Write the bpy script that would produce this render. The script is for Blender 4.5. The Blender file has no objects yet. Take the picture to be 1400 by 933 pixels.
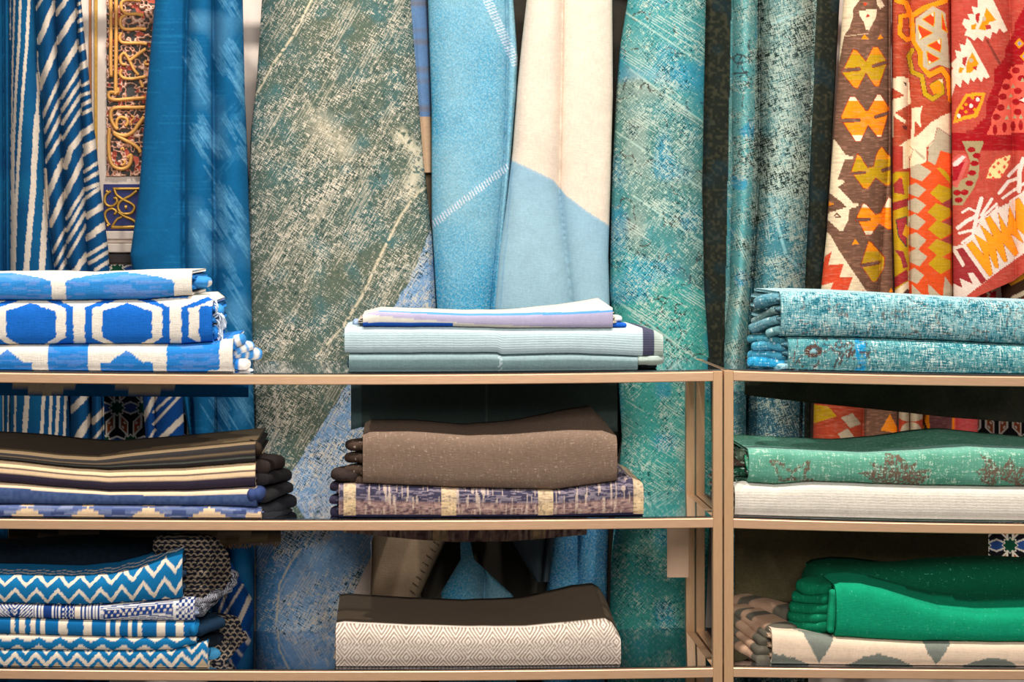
import bpy, math
import numpy as np
from mathutils import Vector

C = bpy.context.scene
COL = C.collection

# ------------------------------------------------------------------ camera, light, exposure
FPX, DIST, CAMZ, VX, VY = 2752.0, 4.3, 1.45, 540.0, 325.0
cam_d = bpy.data.cameras.new('camera'); cam = bpy.data.objects.new('camera', cam_d); COL.objects.link(cam)
cam.location = (0, -DIST, CAMZ); cam.rotation_euler = (math.pi/2, 0, 0)
cam_d.sensor_width = 36; cam_d.lens = FPX*36/1400
cam_d.shift_x = (700-VX)/1400; cam_d.shift_y = -(466.5-VY)/1400
cam_d.clip_start = .05
C.camera = cam
C.view_settings.view_transform = 'Standard'; C.view_settings.look = 'None'
C.view_settings.gamma = 1; C.view_settings.exposure = 0.0
C.view_settings.use_curve_mapping = False

w = bpy.data.worlds.new('world'); C.world = w; w.use_nodes = True
w.node_tree.nodes['Background'].inputs[0].default_value = (1.0, .94, .88, 1)
w.node_tree.nodes['Background'].inputs[1].default_value = .13

def area(name, loc, target, size, power, color):
    d = bpy.data.lights.new(name, 'AREA'); d.shape = 'DISK'; d.size = size; d.energy = power; d.color = color
    o = bpy.data.objects.new(name, d); COL.objects.link(o); o.location = loc
    o.rotation_euler = (Vector(target)-Vector(loc)).to_track_quat('-Z', 'Y').to_euler()
    return o
for lx_, pw_ in ((-1.25, 84), (.25, 84), (1.75, 92)):
    area('ceiling_spot', (lx_, -1.1, 4.6), (lx_*.8+.1, .35, 1.0), .16, pw_, (1, .95, .88))
area('front_fill', (.3, -4.4, 2.7), (.3, .3, 1.0), 1.6, 140, (1, .96, .92))  # added fill light from the camera side, lifts the rug fronts

# ------------------------------------------------------------------ helpers
rng = np.random.default_rng(7)
def lin(c):
    c = np.asarray(c, float)/255.
    return np.where(c <= .04045, c/12.92, ((c+.055)/1.055)**2.4)
def WX(px, Y): return (np.asarray(px, float)-VX)*(DIST+Y)/FPX
def WZ(py, Y): return CAMZ-(np.asarray(py, float)-VY)*(DIST+Y)/FPX
def W(px, py, Y): return (float(WX(px, Y)), Y, float(WZ(py, Y)))

_lat = rng.random((256, 256))
def noise(x, y, sc=1.0, seed=0):
    """smooth value noise, period 1/sc in the units of x, y; 0..1"""
    x = np.asarray(x, float)*sc+seed*17.31; y = np.asarray(y, float)*sc+seed*9.77
    xi = np.floor(x).astype(int); yi = np.floor(y).astype(int)
    fx = x-xi; fy = y-yi; fx = fx*fx*(3-2*fx); fy = fy*fy*(3-2*fy)
    a = _lat[xi % 256, yi % 256]; b = _lat[(xi+1) % 256, yi % 256]
    c = _lat[xi % 256, (yi+1) % 256]; d = _lat[(xi+1) % 256, (yi+1) % 256]
    return (a*(1-fx)+b*fx)*(1-fy)+(c*(1-fx)+d*fx)*fy
def fbm(x, y, sc, n=3, seed=0):
    r = 0; a = 1; t = 0
    for i in range(n):
        r = r+a*noise(x, y, sc*2**i, seed+i*3); t += a; a *= .5
    return r/t

def tag(o, label=None, cat=None, group=None, kind=None):
    if label: o['label'] = label
    if cat: o['category'] = cat
    if group: o['group'] = group
    if kind: o['kind'] = kind
    return o
def empty(name, loc, label, cat, group=None, kind=None):
    o = bpy.data.objects.new(name, None); COL.objects.link(o); o.location = loc; o.empty_display_size = .05
    return tag(o, label, cat, group, kind)
def link(name, me, mat, parent=None):
    o = bpy.data.objects.new(name, me); COL.objects.link(o)
    if mat: me.materials.append(mat)
    if parent is not None:
        o.parent = parent; o.matrix_parent_inverse = parent_inv(parent)
    return o
def parent_inv(p):
    from mathutils import Matrix
    m = Matrix.Translation(p.location)
    q = p.parent
    while q is not None:
        q = q.parent
    return m.inverted() if p.type == 'EMPTY' else Matrix.Identity(4)

def raw_mesh(name, V, F, col=None, uv=None, smooth=True, tris=None):
    """V (n,3); F list/array of quads; optional extra ngons in tris (list of lists)"""
    me = bpy.data.meshes.new(name)
    V = np.asarray(V, np.float32); F = np.asarray(F, np.int32).reshape(-1, 4) if len(F) else np.zeros((0, 4), np.int32)
    extra = tris or []
    nl = F.size+sum(len(t) for t in extra)
    me.vertices.add(len(V)); me.vertices.foreach_set('co', V.ravel())
    me.loops.add(nl); me.polygons.add(len(F)+len(extra))
    li = np.concatenate([F.ravel()]+[np.asarray(t, np.int32) for t in extra]) if extra else F.ravel()
    st = np.arange(len(F), dtype=np.int32)*4
    if extra:
        s = F.size; es = []
        for t in extra: es.append(s); s += len(t)
        st = np.concatenate([st, np.asarray(es, np.int32)])
    me.loops.foreach_set('vertex_index', li.astype(np.int32))
    me.polygons.foreach_set('loop_start', st.astype(np.int32))
    me.update(calc_edges=True)
    me.polygons.foreach_set('use_smooth', np.ones(len(me.polygons), bool) if smooth else np.zeros(len(me.polygons), bool))
    if col is not None:
        col = np.asarray(col, float)
        if col.shape[1] == 3: col = np.hstack([col, np.zeros((len(col), 1))])
        ca = me.color_attributes.new('Dye', 'FLOAT_COLOR', 'POINT')
        ca.data.foreach_set('color', col.astype(np.float32).ravel())
    if uv is not None:
        ul = me.uv_layers.new(name='UVMap')
        ul.data.foreach_set('uv', np.asarray(uv, np.float32)[li].ravel())
    me.validate()
    return me

def grid_faces(nv, nu, wrap=False):
    i = np.arange(nv if wrap else nv-1)[:, None]; j = np.arange(nu-1)[None, :]
    i2 = (i+1) % nv
    a = i*nu+j; b = i*nu+j+1; c = i2*nu+j+1; d = i2*nu+j
    return np.stack(np.broadcast_arrays(a, b, c, d), -1).reshape(-1, 4)

def box_mesh(name, x0, x1, y0, y1, z0, z1, bev=.0015):
    import bmesh
    bm = bmesh.new(); bmesh.ops.create_cube(bm, size=1)
    for v in bm.verts:
        v.co = ((x0+x1)/2+v.co.x*(x1-x0), (y0+y1)/2+v.co.y*(y1-y0), (z0+z1)/2+v.co.z*(z1-z0))
    if bev: bmesh.ops.bevel(bm, geom=bm.edges[:], offset=bev, segments=2, affect='EDGES', profile=.5)
    me = bpy.data.meshes.new(name); bm.to_mesh(me); bm.free(); return me

def spline(pts, n=8):
    P = np.asarray(pts, float)
    if len(P) < 3: 
        t = np.linspace(0, 1, n*2)[:, None]; return P[0]*(1-t)+P[-1]*t
    P = np.vstack([2*P[0]-P[1], P, 2*P[-1]-P[-2]]); out = []
    for i in range(1, len(P)-2):
        for k in range(n):
            t = k/n; a, b, c, d = P[i-1:i+3]
            out.append(.5*((2*b)+(-a+c)*t+(2*a-5*b+4*c-d)*t*t+(-a+3*b-3*c+d)*t**3))
    out.append(P[-2]); return np.array(out)

def tube_data(P, r, k=8, ry=None):
    """swept tube; P (n,3); r scalar or per-point array"""
    P = np.asarray(P, float); n = len(P); r = np.broadcast_to(np.asarray(r, float), (n,))
    T = np.gradient(P, axis=0); T /= np.linalg.norm(T, axis=1)[:, None]+1e-9
    up = np.array([0, 1., 0]); V = []; 
    for i in range(n):
        s = np.cross(T[i], up); 
        if np.linalg.norm(s) < 1e-3: s = np.array([1., 0, 0])
        s /= np.linalg.norm(s); q = np.cross(s, T[i])
        a = np.linspace(0, 2*np.pi, k, endpoint=False)
        V.append(P[i]+r[i]*(np.cos(a)[:, None]*s+(ry or 1)*np.sin(a)[:, None]*q))
    V = np.concatenate(V); F = []
    for i in range(n-1):
        for j in range(k):
            F.append((i*k+j, i*k+(j+1) % k, (i+1)*k+(j+1) % k, (i+1)*k+j))
    return V, F, [list(range(k))[::-1], list(range((n-1)*k, n*k))]
def tubes_mesh(name, paths, k=8):
    Vs, Fs, Es = [], [], []; o = 0
    for P, r in paths:
        V, F, E = tube_data(P, r, k); Vs.append(V); Fs.append(np.asarray(F)+o); Es += [[a+o for a in e] for e in E]; o += len(V)
    return raw_mesh(name, np.concatenate(Vs), np.concatenate(Fs), tris=Es)

# ------------------------------------------------------------------ painting of dyed / woven designs (in cloth coordinates)
class Cloth:
    """paints woven designs on sample points x, y (cloth coordinates) -> colour"""
    def __init__(s, x, y, base):
        s.x = np.asarray(x, float); s.y = np.asarray(y, float)
        s.c = np.broadcast_to(lin(base), s.x.shape+(3,)).copy(); s.a = np.zeros(s.x.shape)
    def m(s, mask, col): s.c[mask] = lin(col); return s
    def mix(s, f, col):
        f = np.clip(f, 0, 1)[..., None]; s.c = s.c*(1-f)+lin(col)*f; return s
    def poly(s, pts, col, jag=0):
        s.m(inpoly(s.x, s.y, pts, jag), col); return s
    def stroke(s, pts, wd, col, closed=False):
        s.m(dist(s.x, s.y, pts, closed) < wd/2., col); return s
    def ell(s, cx, cy, rx, ry, col):
        s.m(((s.x-cx)/rx)**2+((s.y-cy)/ry)**2 < 1, col); return s
    def out(s): return np.concatenate([s.c, s.a[..., None]], -1)
def threads(K, n, box, ang, col, seed=1, ln=(20, 60), gap=3.4, wd=1.0, amt=.8):
    """bundles of loose parallel warp threads that show on a worn pile"""
    r = np.random.default_rng(seed); ca, sa = math.cos(ang), math.sin(ang)
    for i in range(n):
        px, py = r.uniform(box[0], box[2]), r.uniform(box[1], box[3])
        for k in range(r.integers(1, 6)):
            o = k*gap; l = r.uniform(*ln); s = r.uniform(-8, 8)
            A = (px-sa*o+ca*s, py+ca*o+sa*s); B = (A[0]+ca*l, A[1]+sa*l)
            K.mix(np.clip(1.3-dist(K.x, K.y, [A, B])/(wd*.6), 0, 1)*amt*(.5+.5*(noise(K.x, K.y, .35, i % 5) > .35)), col)
def inpoly(x, y, pts, jag=0):
    p = np.asarray(pts, float)
    if jag: y = np.round(y/jag)*jag
    res = np.zeros(x.shape, bool)
    bb = (x >= p[:, 0].min()) & (x <= p[:, 0].max()) & (y >= p[:, 1].min()) & (y <= p[:, 1].max())
    if not bb.any(): return res
    X = x[bb]; Y = y[bb]; r = np.zeros(X.shape, bool); j = len(p)-1
    for i in range(len(p)):
        xi, yi = p[i]; xj, yj = p[j]
        if yi != yj:
            c = ((yi > Y) != (yj > Y)) & (X < (xj-xi)*(Y-yi)/(yj-yi)+xi); r ^= c
        j = i
    res[bb] = r; return res
def dist(x, y, pts, closed=False):
    p = np.asarray(pts, float)
    if closed: p = np.vstack([p, p[:1]])
    d = np.full(x.shape, 1e9)
    bb = (x > p[:, 0].min()-20) & (x < p[:, 0].max()+20) & (y > p[:, 1].min()-20) & (y < p[:, 1].max()+20)
    if not bb.any(): return d
    X = x[bb]; Y = y[bb]; dd = np.full(X.shape, 1e9)
    for (ax, ay), (bx, by) in zip(p[:-1], p[1:]):
        L = (bx-ax)**2+(by-ay)**2+1e-9
        t = np.clip(((X-ax)*(bx-ax)+(Y-ay)*(by-ay))/L, 0, 1)
        dd = np.minimum(dd, np.hypot(X-ax-t*(bx-ax), Y-ay-t*(by-ay)))
    d[bb] = dd; return d

# ------------------------------------------------------------------ materials
def nt(name):
    m = bpy.data.materials.new(name); m.use_nodes = True; t = m.node_tree
    return m, t, t.nodes['Principled BSDF']
def plain(name, rgb, rough=.6, metal=0, bump=0, bscale=60, var=0.0, stretch=(1, 1, 1), spec=.5):
    m, t, b = nt(name); N = t.nodes; L = t.links
    b.inputs['Roughness'].default_value = rough; b.inputs['Metallic'].default_value = metal
    b.inputs['Specular IOR Level'].default_value = spec
    c = tuple(lin(rgb))+(1,)
    tc = N.new('ShaderNodeTexCoord'); mp = N.new('ShaderNodeMapping'); mp.inputs['Scale'].default_value = stretch
    no = N.new('ShaderNodeTexNoise'); no.inputs['Scale'].default_value = bscale; no.inputs['Detail'].default_value = 4
    L.new(tc.outputs['Object'], mp.inputs[0]); L.new(mp.outputs[0], no.inputs['Vector'])
    mx = N.new('ShaderNodeMix'); mx.data_type = 'RGBA'
    mx.inputs[6].default_value = tuple(v*(1-var) for v in c[:3])+(1,); mx.inputs[7].default_value = tuple(min(1, v*(1+var)) for v in c[:3])+(1,)
    L.new(no.outputs['Fac'], mx.inputs[0]); L.new(mx.outputs[2], b.inputs['Base Color'])
    if bump:
        bu = N.new('ShaderNodeBump'); bu.inputs['Strength'].default_value = bump; bu.inputs['Distance'].default_value = .002
        L.new(no.outputs['Fac'], bu.inputs['Height']); L.new(bu.outputs[0], b.inputs['Normal'])
    return m

def textile(name, rot=0, thread=(260, 260), aniso=9, amp=.35, bump=.5, dist=None, spots=None, mott=None, rib=None, rough=.92, bd=.0025):
    """woven cloth: 'Dye' attribute x thread noise; dist=(rgb,threshold,softness,patchiness): worn threads showing through;
    spots=(rgb,scale,threshold): flecks; mott=(rgb,scale,amount): cloudy colour; rib=(axis 0/1,per metre,amount)"""
    m, t, b = nt(name); N = t.nodes; L = t.links
    b.inputs['Roughness'].default_value = rough; b.inputs['Specular IOR Level'].default_value = .15
    def math_(op, a, bb=None, c=None):
        n = N.new('ShaderNodeMath'); n.operation = op
        for i, v in enumerate((a, bb, c)):
            if v is None: continue
            if isinstance(v, (int, float)): n.inputs[i].default_value = v
            else: L.new(v, n.inputs[i])
        return n.outputs[0]
    uv = N.new('ShaderNodeUVMap'); uv.uv_map = 'UVMap'
    rm = N.new('ShaderNodeMapping'); rm.inputs['Rotation'].default_value = (0, 0, rot); L.new(uv.outputs[0], rm.inputs[0])
    def noi(sx, sy, det=2, dst=0, w=0):
        mp = N.new('ShaderNodeMapping'); mp.inputs['Scale'].default_value = (sx, sy, 1); mp.inputs['Location'].default_value = (w*3.1, w*1.7, w)
        L.new(rm.outputs[0], mp.inputs[0])
        n = N.new('ShaderNodeTexNoise'); n.inputs['Scale'].default_value = 1; n.inputs['Detail'].default_value = det
        n.inputs['Distortion'].default_value = dst; L.new(mp.outputs[0], n.inputs['Vector']); return n.outputs['Fac']
    at = N.new('ShaderNodeAttribute'); at.attribute_name = 'Dye'
    col = at.outputs['Color']
    def mix(f, c2):
        nonlocal col
        x = N.new('ShaderNodeMix'); x.data_type = 'RGBA'; L.new(f, x.inputs[0]); L.new(col, x.inputs[6]); x.inputs[7].default_value = tuple(lin(c2))+(1,)
        col = x.outputs[2]
    a = noi(thread[0], thread[0]/aniso, 2, 0, 0); c = noi(thread[1]/aniso, thread[1], 2, 0, 1)
    th = math_('MULTIPLY', math_('ADD', a, c), .5)
    if mott:
        f = noi(mott[1], mott[1]*.8, 4, .6, 5)
        mix(math_('MULTIPLY', math_('SMOOTHSTEP' if False else 'MULTIPLY', math_('MAXIMUM', math_('SUBTRACT', f, .42), 0), 4.0), mott[2]), mott[0])
    for k, dd in enumerate(dist if isinstance(dist, list) else ([dist] if dist else [])):
        rgb, thr, soft, patch = dd
        big = noi(14+9*k, 14+9*k, 3, .4, 7+k)
        iso = noi(thread[0]*1.25, thread[0]*1.25, 3, .3, 21+4*k)
        mid = noi(90, 90, 3, .5, 31+4*k)
        tk = th if k % 2 == 0 else math_('SUBTRACT', 1.0, th)
        v = math_('ADD', math_('ADD', math_('MULTIPLY', tk, .5), math_('MULTIPLY', iso, .32)), math_('MULTIPLY', mid, .18))
        v = math_('ADD', v, math_('MULTIPLY', math_('SUBTRACT', big, .5), patch*.26))
        v = math_('ADD', v, math_('MULTIPLY', at.outputs['Alpha'], .2))
        mr = N.new('ShaderNodeMapRange'); mr.interpolation_type = 'SMOOTHSTEP'; L.new(v, mr.inputs[0])
        mr.inputs[1].default_value = thr; mr.inputs[2].default_value = thr+soft; mix(mr.outputs[0], rgb)
    if spots:
        for k, sp in enumerate(spots if isinstance(spots, list) else [spots]):
            f = noi(sp[1], sp[1], 4, 1.2, 11+k)
            mr = N.new('ShaderNodeMapRange'); mr.interpolation_type = 'SMOOTHSTEP'; L.new(f, mr.inputs[0])
            mr.inputs[1].default_value = sp[2]; mr.inputs[2].default_value = sp[2]+.05; mix(mr.outputs[0], sp[0])
    fine = noi(900, 900, 1, 0, 3)
    h = math_('ADD', math_('MULTIPLY', th, .7), math_('MULTIPLY', fine, .3))
    if rib:
        mp = N.new('ShaderNodeMapping'); L.new(rm.outputs[0], mp.inputs[0])
        wv = N.new('ShaderNodeTexWave'); wv.bands_direction = 'X' if rib[0] == 0 else 'Y'; wv.inputs['Scale'].default_value = rib[1]/6.283*1.0
        wv.inputs['Distortion'].default_value = 1.5; wv.inputs['Detail'].default_value = 1; wv.inputs['Detail Scale'].default_value = 2
        L.new(mp.outputs[0], wv.inputs['Vector'])
        h = math_('ADD', math_('MULTIPLY', h, 1-rib[2]), math_('MULTIPLY', wv.outputs['Fac'], rib[2]))
    tone = math_('ADD', math_('MULTIPLY', noi(28, 28, 3, .5, 41), .5), math_('MULTIPLY', noi(130, 130, 3, .4, 43), .5))
    g = math_('ADD', 1.0, math_('ADD', math_('MULTIPLY', math_('SUBTRACT', h, .5), amp*2.8), math_('MULTIPLY', math_('SUBTRACT', tone, .5), .32+amp)))
    vm = N.new('ShaderNodeVectorMath'); vm.operation = 'SCALE'; L.new(col, vm.inputs[0]); L.new(g, vm.inputs['Scale'])
    L.new(vm.outputs[0], b.inputs['Base Color'])
    bu = N.new('ShaderNodeBump'); bu.inputs['Strength'].default_value = bump; bu.inputs['Distance'].default_value = bd
    L.new(h, bu.inputs['Height']); L.new(bu.outputs[0], b.inputs['Normal'])
    return m

def glass_mat():
    m = bpy.data.materials.new('smoked_glass'); m.use_nodes = True; t = m.node_tree; N = t.nodes; L = t.links; N.clear()
    o = N.new('ShaderNodeOutputMaterial'); tr = N.new('ShaderNodeBsdfTransparent'); tr.inputs[0].default_value = (.78, .80, .80, 1)
    gl = N.new('ShaderNodeBsdfGlossy'); gl.inputs['Roughness'].default_value = .04; gl.inputs[0].default_value = (.9, .93, 1, 1)
    fr = N.new('ShaderNodeFresnel'); fr.inputs[0].default_value = 1.5; mx = N.new('ShaderNodeMixShader')
    L.new(fr.outputs[0], mx.inputs[0]); L.new(tr.outputs[0], mx.inputs[1]); L.new(gl.outputs[0], mx.inputs[2]); L.new(mx.outputs[0], o.inputs[0])
    return m

# ------------------------------------------------------------------ setting
plaster = plain('warm_plaster', (222, 205, 192), .85, bump=.15, bscale=25, var=.08)
dark_floor = plain('dark_stone_floor', (52, 46, 42), .5, bscale=8, var=.3)
WALLY = .86
def struct(name, me, mat): 
    o = link(name, me, mat); o['kind'] = 'structure'; return o
struct('floor', box_mesh('floor', -3.2, 3.6, -4.8, 1.1, -.1, 0, 0), dark_floor)
wall_top = 3.0
struct('wall_back', box_mesh('wall_back', -3.2, 3.6, WALLY, WALLY+.2, 0, wall_top, 0), plaster)

# zellige tile dado on the lower wall
def tile_pat(x, y):
    a, b = 37.0, 94.0
    K = Cloth(x, y, (28, 26, 30))
    # fold onto one cell centred on a green star; centred lattice (a, b) with half offset
    u = (x-160+a/2) % a-a/2; v = (y-558+b/2) % b-b/2
    u2 = (x-160) % a-a/2; v2 = (y-558) % b-b/2
    near2 = np.hypot(u2*1.3, v2) < np.hypot(u*1.3, v)
    u = np.where(near2, u2, u); v = np.where(near2, v2, v)
    au, av = np.abs(u), np.abs(v)
    W_ = (250, 240, 222); G = (22, 84, 60); O = (184, 92, 44); Bl = (52, 90, 160)
    K.x, K.y = au, av
    K.poly([(5, 10), (18.5, 24), (18.5, 36), (9, 36), (5, 26)], O)
    K.poly([(11, 22), (18.5, 24), (18.5, 46), (11, 36)], G)
    K.poly([(0, 36), (8, 46), (0, 50)], Bl); K.poly([(9, 0), (18.5, 0), (18.5, 6), (11, 8)], Bl)
    K.poly([(0, 12), (5, 14), (5, 34), (0, 38)], (22, 18, 20))
    for s in ([(4, 9), (18.5, 24)], [(4, 9), (4, 30), (10, 38)], [(10, 20), (18.5, 32)], [(8, 4), (18.5, 8)], [(9, 38), (18.5, 47)], [(0, 38), (9, 47)], [(12, 24), (12, 40)], [(8, 30), (18.5, 40)]):
        K.stroke(s, 2.3, W_)
    r = np.hypot(au, av); th = np.arctan2(av, au); star = 7.2+2.6*np.abs(((th/(np.pi/4)) % 1)-.5)*2
    K.m(r < star+1.7, W_); K.m(r < star, G)
    return K.out()
tile_m = textile('glazed_tile', amp=.05, bump=.1, rough=.25)
def wall_sheet(name, px0, px1, py0, py1, Y, pat, mat, parent=None, step=1.0, relief=None, depth=.012):
    nx = int((px1-px0)/step)+1; ny = int((py1-py0)/step)+1
    X, Yp = np.meshgrid(np.linspace(px0, px1, nx), np.linspace(py0, py1, ny))
    c = pat(X, Yp).reshape(-1, 4); Yw = np.full(X.shape, float(Y))
    if relief is not None: Yw = Yw-relief(X, Yp)
    # a rim that closes the sheet to the wall behind
    V = np.stack([WX(X, Y), Yw, WZ(Yp, Y)], -1)
    V[0, :, 1] = V[-1, :, 1] = Y+depth; V[:, 0, 1] = V[:, -1, 1] = Y+depth
    V = V.reshape(-1, 3)
    return link(name, raw_mesh(name, V, grid_faces(ny, nx), c, V[:, [0, 2]]), mat, parent)
t = wall_sheet('tile_panel', 120, 300, 362, 700, WALLY-.012, tile_pat, tile_m)
tag(t, 'star patterned mosaic tile panel on the wall between the striped cloths on the left', 'tile panel', 'mosaic tile panels')
t = wall_sheet('tile_panel', 1325, 1470, 520, 860, WALLY-.012, tile_pat, tile_m)
tag(t, 'star patterned mosaic tile panel on the wall at the far right behind the folded rugs', 'tile panel', 'mosaic tile panels')

gold = plain('gilded_plaster', (226, 164, 84), .5, .15, bump=.2, bscale=90, var=.2)
dgold = plain('old_gilding', (196, 150, 62), .4, .45, bump=.3, bscale=80, var=.3)
cream_m = plain('cream_moulding', (222, 205, 190), .6, bump=.1, var=.05)
ochre = plain('ochre_line', (176, 104, 40), .5, var=.2)
blue_m = plain('deep_blue_ground', (24, 36, 104), .6, var=.2)
darkw = plain('dark_wood_strip', (44, 24, 20), .5, var=.3)

pn = empty('carved_panel', W(165, 352, WALLY), 'cream framed plaster panel carved with gilded lettering between two blue curtains', 'carved panel')
YP = WALLY-.02
def part_box(name, px0, px1, py0, py1, y0, y1, mat, parent, bev=.001):
    Ym = y0
    return link(name, box_mesh(name, float(WX(px0, Ym)), float(WX(px1, Ym)), y0, y1, float(WZ(py1, Ym)), float(WZ(py0, Ym)), bev), mat, parent)
part_box('panel_frame', 104, 260, -90, 352, WALLY-.012, WALLY, cream_m, pn)
part_box('gilded_line', 121.5, 124.5, -90, 316, WALLY-.018, WALLY-.012, ochre, pn)
part_box('gilded_line', 125.5, 127.5, -90, 316, WALLY-.020, WALLY-.012, cream_m, pn)
part_box('gilded_line', 129, 133, -90, 316, WALLY-.018, WALLY-.012, dgold, pn)
def carve_h(x, y):
    n = fbm(x, y, .16, 2, 3); v = np.abs(n-.5)*9
    return np.clip(1.15-v, 0, 1)
def carve_pat(x, y):
    h = carve_h(x, y); K = Cloth(x, y, (48, 62, 64))
    K.mix((h+.02)*3, (206, 150, 122)); K.mix((h-.6)*3*(noise(x, y, .2, 8) > .3), (232, 192, 170)); K.mix((noise(x, y, .13, 5) > .80)*(h < .8), (190, 92, 74)); return K.out()
carve_m = textile('carved_painted_plaster', amp=.12, bump=.3, rough=.6)
wall_sheet('carved_ground', 145, 215, -90, 242, WALLY-.015, carve_pat, carve_m, pn, .8, lambda x, y: carve_h(x, y)*.008)
s1 = 7.775
def Z1(p): return [(110+a/s1, b/s1) for a, b in p]
def Z2(p): return [(110+a/s1, 120+b/s1) for a, b in p]
strokes = [
 (Z1([(322, -600), (324, 0), (326, 300), (324, 600), (328, 820)]), 2.0), (Z1([(378, -600), (380, 0), (382, 400), (376, 950), (372, 1000)]), 2.1),
 (Z1([(640, 5), (500, 0), (440, 30), (440, 100), (500, 150), (600, 150), (670, 165)]), 1.9),
 (Z1([(480, 165), (435, 190), (425, 250), (450, 300), (520, 315), (620, 305), (700, 315)]), 1.9),
 (Z1([(440, 350), (420, 400), (440, 450), (520, 460), (620, 460), (710, 470)]), 1.8),
 (Z1([(700, 520), (640, 560), (560, 620), (520, 650)]), 2.0),
 (Z1([(620, 800), (570, 740), (530, 660), (490, 590), (460, 570), (430, 600), (430, 660), (450, 685), (490, 690)]), 1.7),
 (Z1([(440, 740), (425, 790), (460, 830), (540, 840), (640, 825), (700, 815)]), 1.8),
 (Z1([(700, 640), (690, 680), (730, 690)]), 1.4), (Z1([(640, 860), (665, 930)]), 1.7),
 (Z2([(400, 0), (395, 50), (320, 50), (300, 80), (320, 120), (400, 130), (520, 120), (690, 108)]), 2.0),
 (Z2([(690, 210), (560, 212), (430, 212), (350, 225), (325, 270), (330, 340), (370, 420), (400, 440)]), 2.1),
 (Z2([(385, 430), (390, 350), (430, 315), (490, 330), (505, 370), (480, 410)]), 1.7),
 (Z2([(680, 310), (620, 390), (560, 470), (480, 510), (400, 500), (350, 475)]), 2.2),
 (Z2([(310, 430), (302, 560), (305, 680), (320, 780), (360, 840), (430, 865), (500, 845), (535, 790), (540, 720), (500, 745)]), 2.1),
 (Z2([(360, 490), (450, 545), (560, 600), (620, 650), (640, 690)]), 2.1),
 (Z2([(460, 770), (475, 800), (440, 830)]), 1.3), (Z2([(430, 660), (455, 640), (465, 670)]), 1.0), (Z2([(540, 300), (570, 320), (540, 360), (545, 400)]), 1.0)]
for P, r in list(strokes[:2]): pass
rep = [([(x, y-248) for x, y in P], r) for P, r in strokes[2:]]
paths = []
for P, r in strokes+rep:
    Q = spline(P, 8); Q3 = np.stack([WX(Q[:, 0], YP), np.full(len(Q), WALLY-.024), WZ(Q[:, 1], YP)], -1)
    if Q[:, 1].min() < -88: Q3 = Q3[Q[:, 1] > -88]
    if len(Q3) > 2: paths.append((Q3, r*1.25/FPX*(DIST+YP)*1.0))
link('gilded_lettering', tubes_mesh('gilded_lettering', paths), gold, pn)
part_box('blue_band', 141.5, 230, 252, 316, WALLY-.017, WALLY-.012, blue_m, pn)
s3 = 5.833
def Z3(p): return [(110+a/s3, 230+b/s3) for a, b in p]
orn = [(Z3([(260, 165), (340, 165), (450, 165), (620, 165)]), 2.0), (Z3([(245, 472), (340, 472), (450, 470), (620, 472)]), 2.3),
 (Z3([(270, 170), (290, 215), (340, 250), (400, 280), (430, 310), (415, 350), (380, 365), (330, 360), (300, 320), (310, 275), (350, 245), (400, 220), (450, 180)]), 2.0),
 (Z3([(300, 350), (350, 385), (410, 410), (450, 440)]), 2.0), (Z3([(250, 470), (290, 410), (330, 390)]), 1.7),
 (Z3([(230, 190), (200, 220), (195, 270), (220, 300), (260, 300), (290, 270), (285, 240), (265, 240)]), 1.9),
 (Z3([(270, 370), (285, 345), (250, 325), (210, 340), (195, 380), (215, 430), (235, 455)]), 1.9),
 (Z3([(205, 180), (225, 195), (240, 180)]), 2.0), (Z3([(210, 455), (225, 460)]), 2.0), (Z3([(355, 312), (372, 312)]), 3.0)]
paths = []
for P, r in orn:
    Q = spline(P, 8); paths.append((np.stack([WX(Q[:, 0], YP), np.full(len(Q), WALLY-.020), WZ(Q[:, 1], YP)], -1), r/FPX*(DIST+YP)))
link('gilded_scrollwork', tubes_mesh('gilded_scrollwork', paths), dgold, pn)
for i, (a, b, o) in enumerate(((316, 328, .030), (328, 333, .024), (333, 346, .038))):
    part_box('cornice_moulding', 104, 260, a, b-.5, WALLY-o, WALLY-.012, cream_m, pn, .003)
part_box('base_strip', 104, 260, 347, 360, WALLY-.02, WALLY-.012, darkw, pn)

# ------------------------------------------------------------------ shelf units
metal = plain('brushed_bronze', (214, 172, 136), .36, .35, bump=.06, bscale=30, var=.16, stretch=(1, 8, 8))
metal_v = plain('brushed_bronze_upright', (208, 166, 124), .38, .35, bump=.06, bscale=30, var=.14, stretch=(8, 8, 1))
glass = glass_mat()
DEP = .42; TUBE = 13.0/FPX*DIST
LEV = {'L': [(508.5, 5), (709, 4), (914, 5)], 'R': [(507.5, 9), (709.5, 9), (913.5, 4)]}
SPAN = {'L': (-125, 988), 'R': (990, 2103)}
def rail_z(unit, k, X):
    """height of the rails' top along X: they sag a little between the posts"""
    x0, x1 = [float(WX(p, 0)) for p in SPAN[unit]]; y, s = LEV[unit][k]
    u = (np.asarray(X, float)-(x0+x1)/2)/((x1-x0)/2)
    return float(WZ(y, 0))-s/FPX*DIST*(1-np.clip(u, -1, 1)**2)
GL = .005
def glass_z(unit, k, X): return rail_z(unit, k, X)+GL
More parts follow.
